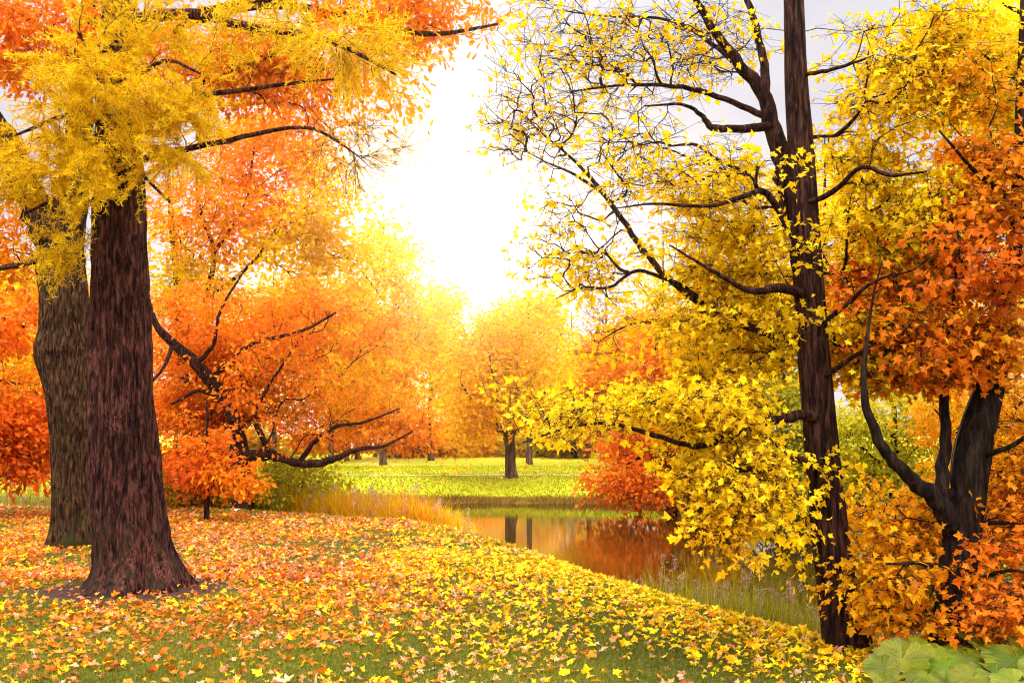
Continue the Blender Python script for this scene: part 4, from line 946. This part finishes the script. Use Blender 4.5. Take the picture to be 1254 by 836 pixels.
bur_plant('butterbur with pale folded leaves at the frame edge', 1255, 6.25,
          [(1240, 812, 6.3, 58, 0.0, -0.55), (1262, 800, 6.5, 53, 0.2, -0.3), (1244, 838, 5.9, 53, -0.2, -0.5), (1275, 826, 6.1, 56, 0.2, -0.5), (1236, 798, 6.7, 41, -0.1, -0.25), (1262, 856, 5.7, 53, 0.1, -0.4)], 3)

# ------------------------------------------------------------------ ducks
M['duck_body'] = plain_mat('duck_feathers', (0.11, 0.06, 0.035), 0.7, 0.5, 30)
M['duck_head'] = plain_mat('dark_duck_head', (0.035, 0.03, 0.02), 0.45, 0.4, 20)
M['duck_bill'] = plain_mat('duck_bill', (0.35, 0.2, 0.03), 0.5)
M['duck_pale'] = plain_mat('pale_duck_flank', (0.5, 0.42, 0.36), 0.7)
def duck(label, u, v, d, heading, s=0.26, pale=False):
    c = P(u, v, d); c[2] = WATER_Z
    root = thing('duck', label, 'duck', c, 'ducks swimming behind the slanting maple')
    h = np.array([cos(heading), sin(heading), 0])
    t = np.linspace(0, 1, 15)
    # one continuous body: tail, back, breast, neck, head
    ax = [(-0.62, 0.20), (-0.5, 0.14), (-0.3, 0.10), (0.0, 0.08), (0.28, 0.09), (0.42, 0.18), (0.45, 0.30), (0.50, 0.40), (0.62, 0.42)]
    ra = [0.02, 0.09, 0.17, 0.21, 0.19, 0.11, 0.075, 0.095, 0.03]
    pth = catmull([c + s * (h * a + np.array([0, 0, b])) for a, b in ax], 4); rr = np.interp(np.linspace(0, 8, len(pth)), np.arange(9), ra) * s
    m = MB(); k = int(len(pth) * 0.66)
    add_tube(m, pth[:k + 1], rr[:k + 1], 12); m.build('body', M['duck_pale' if pale else 'duck_body'], root, c, smooth=True)
    m = MB(); add_tube(m, pth[k:], rr[k:], 12); m.build('head', M['duck_head'], root, c, smooth=True)
    b0 = c + s * (h * 0.58 + np.array([0, 0, 0.40])); m = MB()
    add_tube(m, [b0, b0 + s * h * 0.1, b0 + s * (h * 0.2 + np.array([0, 0, -.03]))], np.array([0.05, 0.045, 0.03]) * s, 8); m.build('bill', M['duck_bill'], root, c)
    for sg in (-1, 1):
        sd = np.array([-h[1], h[0], 0]) * sg
        w = catmull([c + s * (h * 0.22 + sd * 0.17 + np.array([0, 0, .16])), c + s * (h * -0.1 + sd * 0.2 + np.array([0, 0, .19])), c + s * (h * -0.52 + sd * 0.07 + np.array([0, 0, .24]))], 5)
        m = MB(); add_tube(m, w, np.interp(np.linspace(0, 1, len(w)), [0, .4, 1], [0.04, 0.08, 0.01]) * s, 8); m.build('wing', M['duck_body'], root, c, smooth=True)
    return root
duck('dark duck on the water, nearest of the three to the maple trunk', 1057, 744, 11.9, 2.6)
duck('dark duck swimming in the middle of the group of three', 1067, 757, 11.4, 0.4, pale=False)
duck('pale-flanked duck swimming ahead of the other two', 1080, 752, 11.6, 3.4, pale=True)

# stones at the water's edge
def stone(label, u, v, d, s, seed):
    r = np.random.default_rng(seed); c = P(u, v, d); c[2] = max(gz(c[0], c[1]), WATER_Z) - s * 0.1
    nu, nv = 18, 10; th = np.linspace(0, 2 * np.pi, nu, endpoint=False); ph = np.linspace(0.05, np.pi - 0.05, nv)
    T, Ph = np.meshgrid(th, ph); q = np.stack([np.sin(Ph) * np.cos(T), np.sin(Ph) * np.sin(T), np.cos(Ph)], -1)
    q = q * (0.75 + 0.5 * fbm(q * 1.3 + seed, 3))[..., None] * np.array([1.2, 1, 0.7]) * s
    i = np.arange(nv - 1)[:, None] * nu; j = np.arange(nu)[None]
    f = np.stack([i + j, i + (j + 1) % nu, i + nu + (j + 1) % nu, i + nu + j], -1).reshape(-1, 4)
    m = MB(); m.add(q.reshape(-1, 3) + c, f); n0 = 0
    m.f3.append(np.array([[k, (k + 1) % nu, 0] for k in range(1, nu - 1)])); m.m3.append(np.zeros(nu - 2, np.int32))
    return tag(m.build('stone', M['stone'], None, c, smooth=True), label, 'stone', 'stones at the waterline')
M['stone'] = plain_mat('grey_stone', (0.32, 0.29, 0.25), 0.9, 0.45, 7)
stone('larger grey stone at the waterline behind the orange maple leaves', 1092, 716, 15.0, 0.30, 1)
stone('small grey stone beside the larger one at the waterline', 1112, 712, 15.2, 0.2, 2)
stone('flat pale stone at the waterline nearest the black trunk', 1076, 718, 14.8, 0.17, 3)

# ------------------------------------------------------------------ the fence, cars and shed far behind
M['fence'] = plain_mat('weathered_lilac_fence_paint', (0.34, 0.30, 0.33), 0.8, 0.2, 3)
M['post'] = plain_mat('pale_concrete', (0.60, 0.55, 0.52), 0.85, 0.15, 3)
M['wall'] = plain_mat('grey_render_wall', (0.38, 0.33, 0.36), 0.9, 0.15, 1.2)
M['roof'] = plain_mat('dark_roof_sheet', (0.12, 0.08, 0.08), 0.7)
M['glass'] = plain_mat('dark_window_glass', (0.03, 0.035, 0.05), 0.08, 0.1, 2, 0.8)
M['white_paint'] = plain_mat('white_car_paint', (0.75, 0.75, 0.78), 0.3, 0.05, 2, 0.6)
M['blue_paint'] = plain_mat('blue_car_paint', (0.10, 0.14, 0.34), 0.3, 0.1, 2, 0.6)
M['rubber'] = plain_mat('tyre_rubber', (0.02, 0.02, 0.02), 0.9)
M['lens'] = plain_mat('lamp_lens', (0.6, 0.1, 0.06), 0.2, 0.1, 2, 0.6)

def box(mb, c, s, rot=0.0, mat=0, bev=0.0):
    sx, sy, sz = np.array(s) / 2.0; b = min(bev, sx, sy, sz)
    if b <= 0:
        v = np.array([(x, y, z) for z in (-sz, sz) for x, y in ((-sx, -sy), (sx, -sy), (sx, sy), (-sx, sy))])
        f = [(0, 3, 2, 1), (4, 5, 6, 7), (0, 1, 5, 4), (1, 2, 6, 5), (2, 3, 7, 6), (3, 0, 4, 7)]
    else:
        v = []; ring = []
        for z, i in ((-sz, b), (-sz + b, 0), (sz - b, 0), (sz, b)):
            for x, y in ((-sx + b, -sy + i), (sx - b, -sy + i), (sx - i, -sy + b), (sx - i, sy - b), (sx - b, sy - i), (-sx + b, sy - i), (-sx + i, sy - b), (-sx + i, -sy + b)): v.append((x, y, z))
        v = np.array(v); f = []
        for k in range(3):
            for j in range(8): f.append((k * 8 + j, k * 8 + (j + 1) % 8, k * 8 + 8 + (j + 1) % 8, k * 8 + 8 + j))
        for o, s_ in ((0, -1), (24, 1)):
            for q in ((0, 1, 2, 7), (7, 2, 3, 6), (6, 3, 4, 5)):
                q = tuple(o + k for k in q); f.append(q if s_ > 0 else q[::-1])
    R = np.array([[cos(rot), -sin(rot), 0], [sin(rot), cos(rot), 0], [0, 0, 1]])
    mb.add(np.asarray(v) @ R.T + np.asarray(c, float), f, mat)

# picket fence
fy = 62.0; fx0, fx1 = 2.6, 9.4; fb = np.array([(fx0 + fx1) / 2, fy, gz((fx0 + fx1) / 2, fy)])
fr = thing('picket_fence', 'low lilac-grey picket fence beyond the far lawn, under the orange trees', 'fence', fb)
m = MB()
for x in np.arange(fx0, fx1, 0.22): box(m, (x, fy, gz(x, fy) + 0.62), (0.10, 0.03, 1.15 + 0.06 * sin(x * 9)))
m.build('pickets_panel', M['fence'], fr, fb)
for z in (0.3, 0.95):
    m = MB(); box(m, ((fx0 + fx1) / 2, fy + 0.05, fb[2] + z), (fx1 - fx0, 0.05, 0.09)); m.build('rail', M['fence'], fr, fb)
for x in np.arange(fx0, fx1 + .1, 1.7):
    m = MB(); box(m, (x, fy + 0.14, gz(x, fy) + 0.65), (0.12, 0.1, 1.5)); m.build('post', M['fence'], fr, fb)
b = at(717, 58); r0 = thing('gate_post', 'pale square concrete post standing in front of the picket fence', 'post', b)
m = MB(); box(m, b + np.array([0, 0, 0.85]), (0.42, 0.42, 2.0), bev=0.03); m.build('shaft', M['post'], r0, b)
m = MB(); box(m, b + np.array([0, 0, 1.92]), (0.54, 0.54, 0.13), bev=0.03); m.build('cap', M['post'], r0, b)
# low shed
b = at(752, 74); r0 = thing('shed', 'long low grey shed with dark windows behind the picket fence', 'shed', b)
m = MB(); box(m, b + np.array([0, 0, 1.2]), (13.0, 4.0, 2.8)); m.build('wall', M['wall'], r0, b)
m = MB(); box(m, b + np.array([0, -0.1, 2.72]), (13.6, 4.9, 0.22)); m.build('roof', M['roof'], r0, b)
for k in range(5):
    c = b + np.array([-4.8 + 2.4 * k, -2.0, 1.5]); m = MB()
    for dx, dz, sx, sz in ((-0.55, 0, 0.09, 1.0), (0.55, 0, 0.09, 1.0), (0, 0.46, 1.01, 0.08), (0, -0.46, 1.01, 0.08)): box(m, c + np.array([dx, -0.02, dz]), (sx, 0.09, sz))
    w = m.build('window', M['post'], r0, b); m = MB(); box(m, c, (1.01, 0.04, 0.84)); m.build('pane', M['glass'], w, b)

def car(label, u, d, paint, rot):
    b = at(u, d); root = thing('parked_car', label, 'car', b, 'cars parked beyond the far lawn')
    R = np.array([[cos(rot), -sin(rot), 0], [sin(rot), cos(rot), 0], [0, 0, 1]])
    def prof(pts, w, name, mat, parent=root, y0=None, inset=0.0):
        m = MB(); n = len(pts); rows = []
        for yy, q in ((-w / 2, inset), (-w / 2 + 0.08, 0), (w / 2 - 0.08, 0), (w / 2, inset)):
            cx, cz = np.mean([p[0] for p in pts]), np.mean([p[1] for p in pts])
            rows.append(np.array([(x + (cx - x) * q, yy, z + (cz - z) * q) for x, z in pts]))
        v = np.concatenate(rows); f = []
        for k in range(3):
            for j in range(n): f.append((k * n + j, k * n + (j + 1) % n, (k + 1) * n + (j + 1) % n, (k + 1) * n + j))
        m.add(v @ R.T + b, f)
        for o in (0, 3 * n): m.f3.append(np.array([(o, o + k, o + k + 1) for k in range(1, n - 1)])); m.m3.append(np.zeros(n - 2, np.int32))
        return m.build(name, mat, parent, b)
    prof([(-2.1, 0.3), (2.1, 0.3), (2.15, 0.62), (1.9, 0.82), (1.0, 0.93), (-1.95, 0.97), (-2.15, 0.7)], 1.75, 'body', paint, inset=0.06)
    cab = prof([(-1.75, 0.96), (1.0, 0.93), (0.35, 1.42), (-1.2, 1.46)], 1.5, 'cabin', M['glass'], inset=0.08)
    prof([(-1.25, 1.45), (0.38, 1.41), (0.25, 1.49), (-1.1, 1.53)], 1.4, 'roof', paint, inset=0.04)
    for sx in (-1.3, 1.35):
        for sy in (-0.8, 0.8):
            c = b + R @ np.array([sx, sy, 0.31]); ax = R @ np.array([0, 1, 0])
            m = MB(); add_tube(m, [c - ax * 0.11, c - ax * 0.1, c + ax * 0.1, c + ax * 0.11], [0.2, 0.32, 0.32, 0.2], 16); w = m.build('wheel', M['rubber'], root, b)
            m = MB(); add_tube(m, [c - ax * 0.125, c + ax * 0.125], [0.18, 0.18], 12); m.build('rim', M['post'], w, b)
    for sy in (-0.65, 0.65):
        m = MB(); box(m, b + R @ np.array([2.12, sy, 0.7]), (0.12, 0.3, 0.14), rot); m.build('headlight', M['post'], root, b)
        m = MB(); box(m, b + R @ np.array([-2.12, sy, 0.75]), (0.1, 0.3, 0.14), rot); m.build('tail_lamp', M['lens'], root, b)
    return root
car('white car parked beyond the far lawn behind the slim trunks', 447, 63, M['white_paint'], 0.25)
car('blue car parked beyond the far lawn next to the white one', 470, 66, M['blue_paint'], 0.1)
car('white car parked further along beside the orange bush', 508, 69, M['white_paint'], -0.1)

# scrap of paper by the oak
b = at(292, 20.2); m = MB(); r = np.random.default_rng(3); g = np.linspace(-0.5, 0.5, 7); A, B = np.meshgrid(g, g)
z = 0.06 * fbm(np.stack([A * 4, B * 4, 0 * A], -1), 2) + 0.02
i = np.arange(6)[:, None] * 7; j = np.arange(6)[None]; f = np.stack([i + j, i + j + 1, i + 8 + j, i + 7 + j], -1).reshape(-1, 4)
m.add(np.stack([A * 0.17, B * 0.2, z], -1).reshape(-1, 3) + b, f)
tag(m.build('paper_scrap', plain_mat('crumpled_paper', (0.75, 0.7, 0.65), 0.9), None, b), 'crumpled white paper scrap lying at the foot of the bent oak', 'litter')

# ------------------------------------------------------------------ air, sky, sun, camera
def add_haze(density, g):
    m = bpy.data.materials.new('thin_autumn_haze'); m.use_nodes = True; nt = m.node_tree; nt.nodes.clear()
    out = nt.nodes.new('ShaderNodeOutputMaterial'); v = nt.nodes.new('ShaderNodeVolumePrincipled')
    v.inputs['Color'].default_value = (1.0, 0.84, 0.60, 1); v.inputs['Density'].default_value = density; v.inputs['Anisotropy'].default_value = g
    nt.links.new(v.outputs[0], out.inputs['Volume'])
    mb = MB(); box(mb, (0, 80, 14.0), (320, 240, 34)); o = mb.build('haze', m); return tag(o, kind='stuff')
HAZE = 0.0003
if HAZE: add_haze(HAZE, 0.9)

SUN_EL = PITCH + atan((CV - 290) / F); SUN_AZ = atan((545 - CU) / F)      # where the sun stands in the photograph
sun_dir = np.array([sin(SUN_AZ) * cos(SUN_EL), cos(SUN_AZ) * cos(SUN_EL), sin(SUN_EL)])
ld = bpy.data.lights.new('sun', 'SUN'); ld.energy = 3.3; ld.angle = radians(0.8); ld.color = (1.0, 0.83, 0.58)
lo = bpy.data.objects.new('sun', ld); COL.objects.link(lo); lo.location = (0, 40, 25)
from mathutils import Vector
lo.rotation_euler = Vector(sun_dir).to_track_quat('Z', 'Y').to_euler()

w = bpy.data.worlds.new('World'); S.world = w; w.use_nodes = True; nt = w.node_tree; nt.nodes.clear()
out = nt.nodes.new('ShaderNodeOutputWorld'); bg = nt.nodes.new('ShaderNodeBackground'); bg.inputs['Strength'].default_value = 0.1
sky = nt.nodes.new('ShaderNodeTexSky'); sky.sky_type = 'NISHITA'; sky.sun_disc = False; sky.sun_elevation = SUN_EL; sky.sun_rotation = SUN_AZ
tc = nt.nodes.new('ShaderNodeTexCoord'); sep = N(nt, 'SeparateXYZ'); nt.links.new(tc.outputs['Generated'], sep.inputs[0])
# thin bright overcast, brighter overhead, with soft lilac-grey structure
mp = nt.nodes.new('ShaderNodeMapping'); mp.inputs['Scale'].default_value = (1.6, 1.6, 4.0); nt.links.new(tc.outputs['Generated'], mp.inputs[0])
cn = tex(nt, mp.outputs[0], 1.6, 5, 0.55, dist=0.4)
cloud = ramp(nt, cn, [(0.30, (0.76, 0.75, 0.93)), (0.62, (0.97, 0.94, 1.0))])
zr = N(nt, 'MapRange'); nt.links.new(sep.outputs[2], zr.inputs[0]); zr.inputs[1].default_value = 0.40; zr.inputs[2].default_value = 0.9; zr.inputs[3].default_value = 5.5; zr.inputs[4].default_value = 38.0
sc = N(nt, 'VectorMath', _operation='SCALE'); nt.links.new(cloud, sc.inputs[0]); nt.links.new(zr.outputs[0], sc.inputs['Scale'])
# unseen sky behind the camera brightened, an added front light on the scene
br = N(nt, 'MapRange'); nt.links.new(sep.outputs[1], br.inputs[0]); br.inputs[1].default_value = 0.3; br.inputs[2].default_value = -0.8; br.inputs[3].default_value = 1.0; br.inputs[4].default_value = 2.3
sc2 = N(nt, 'VectorMath', _operation='SCALE'); nt.links.new(sc.outputs[0], sc2.inputs[0]); nt.links.new(br.outputs[0], sc2.inputs['Scale'])
base = mixc(nt, sky.outputs[0], sc2.outputs[0], 0.94)
# the bright patch of thin cloud round the sun
dt = N(nt, 'VectorMath', _operation='DOT_PRODUCT'); nt.links.new(tc.outputs['Generated'], dt.inputs[0]); dt.inputs[1].default_value = tuple(sun_dir)
ac = N(nt, 'Math', _operation='ARCCOSINE'); nt.links.new(dt.outputs['Value'], ac.inputs[0])
def lobe(width, amp):
    d = N(nt, 'Math', _operation='DIVIDE'); nt.links.new(ac.outputs[0], d.inputs[0]); d.inputs[1].default_value = -radians(width)
    e = N(nt, 'Math', _operation='EXPONENT'); nt.links.new(d.outputs[0], e.inputs[0])
    m_ = N(nt, 'Math', _operation='MULTIPLY'); nt.links.new(e.outputs[0], m_.inputs[0]); m_.inputs[1].default_value = amp
    return m_.outputs[0]
ad = N(nt, 'Math', _operation='ADD'); nt.links.new(lobe(1.7, 50.0), ad.inputs[0]); nt.links.new(lobe(5.0, 2.0), ad.inputs[1])
gl = N(nt, 'VectorMath', _operation='SCALE'); gl.inputs[0].default_value = (1.0, 0.86, 0.66); nt.links.new(ad.outputs[0], gl.inputs['Scale'])
fin = N(nt, 'VectorMath', _operation='ADD'); nt.links.new(base, fin.inputs[0]); nt.links.new(gl.outputs[0], fin.inputs[1])
nt.links.new(fin.outputs[0], bg.inputs['Color']); nt.links.new(bg.outputs[0], out.inputs[0])

cd = bpy.data.cameras.new('camera'); cam = bpy.data.objects.new('camera', cd); COL.objects.link(cam)
cam.location = tuple(EYE); cam.rotation_euler = (math.pi / 2 + PITCH, 0, 0)
cd.sensor_width = 36; cd.lens = 36 * F / 1254; cd.clip_start = 0.05; cd.clip_end = 2000
S.camera = cam

S.render.engine = 'CYCLES'
c = S.cycles
c.use_denoising = True; c.denoiser = 'OPENIMAGEDENOISE'; c.denoising_input_passes = 'RGB_ALBEDO_NORMAL'; c.denoising_prefilter = 'ACCURATE'
c.filter_width = 1.15; c.max_bounces = 8; c.diffuse_bounces = 6; c.glossy_bounces = 3; c.transmission_bounces = 3; c.volume_bounces = 0; c.transparent_max_bounces = 4
c.caustics_reflective = False; c.caustics_refractive = False; c.sample_clamp_indirect = 6; c.use_adaptive_sampling = True; c.adaptive_threshold = 0.02
S.render.resolution_x = 1024; S.render.resolution_y = 682
vs = S.view_settings; S.display_settings.display_device = 'sRGB'
vs.view_transform = 'Standard'; vs.look = 'None'; vs.gamma = 1.0; vs.use_curve_mapping = False; vs.exposure = 0.66
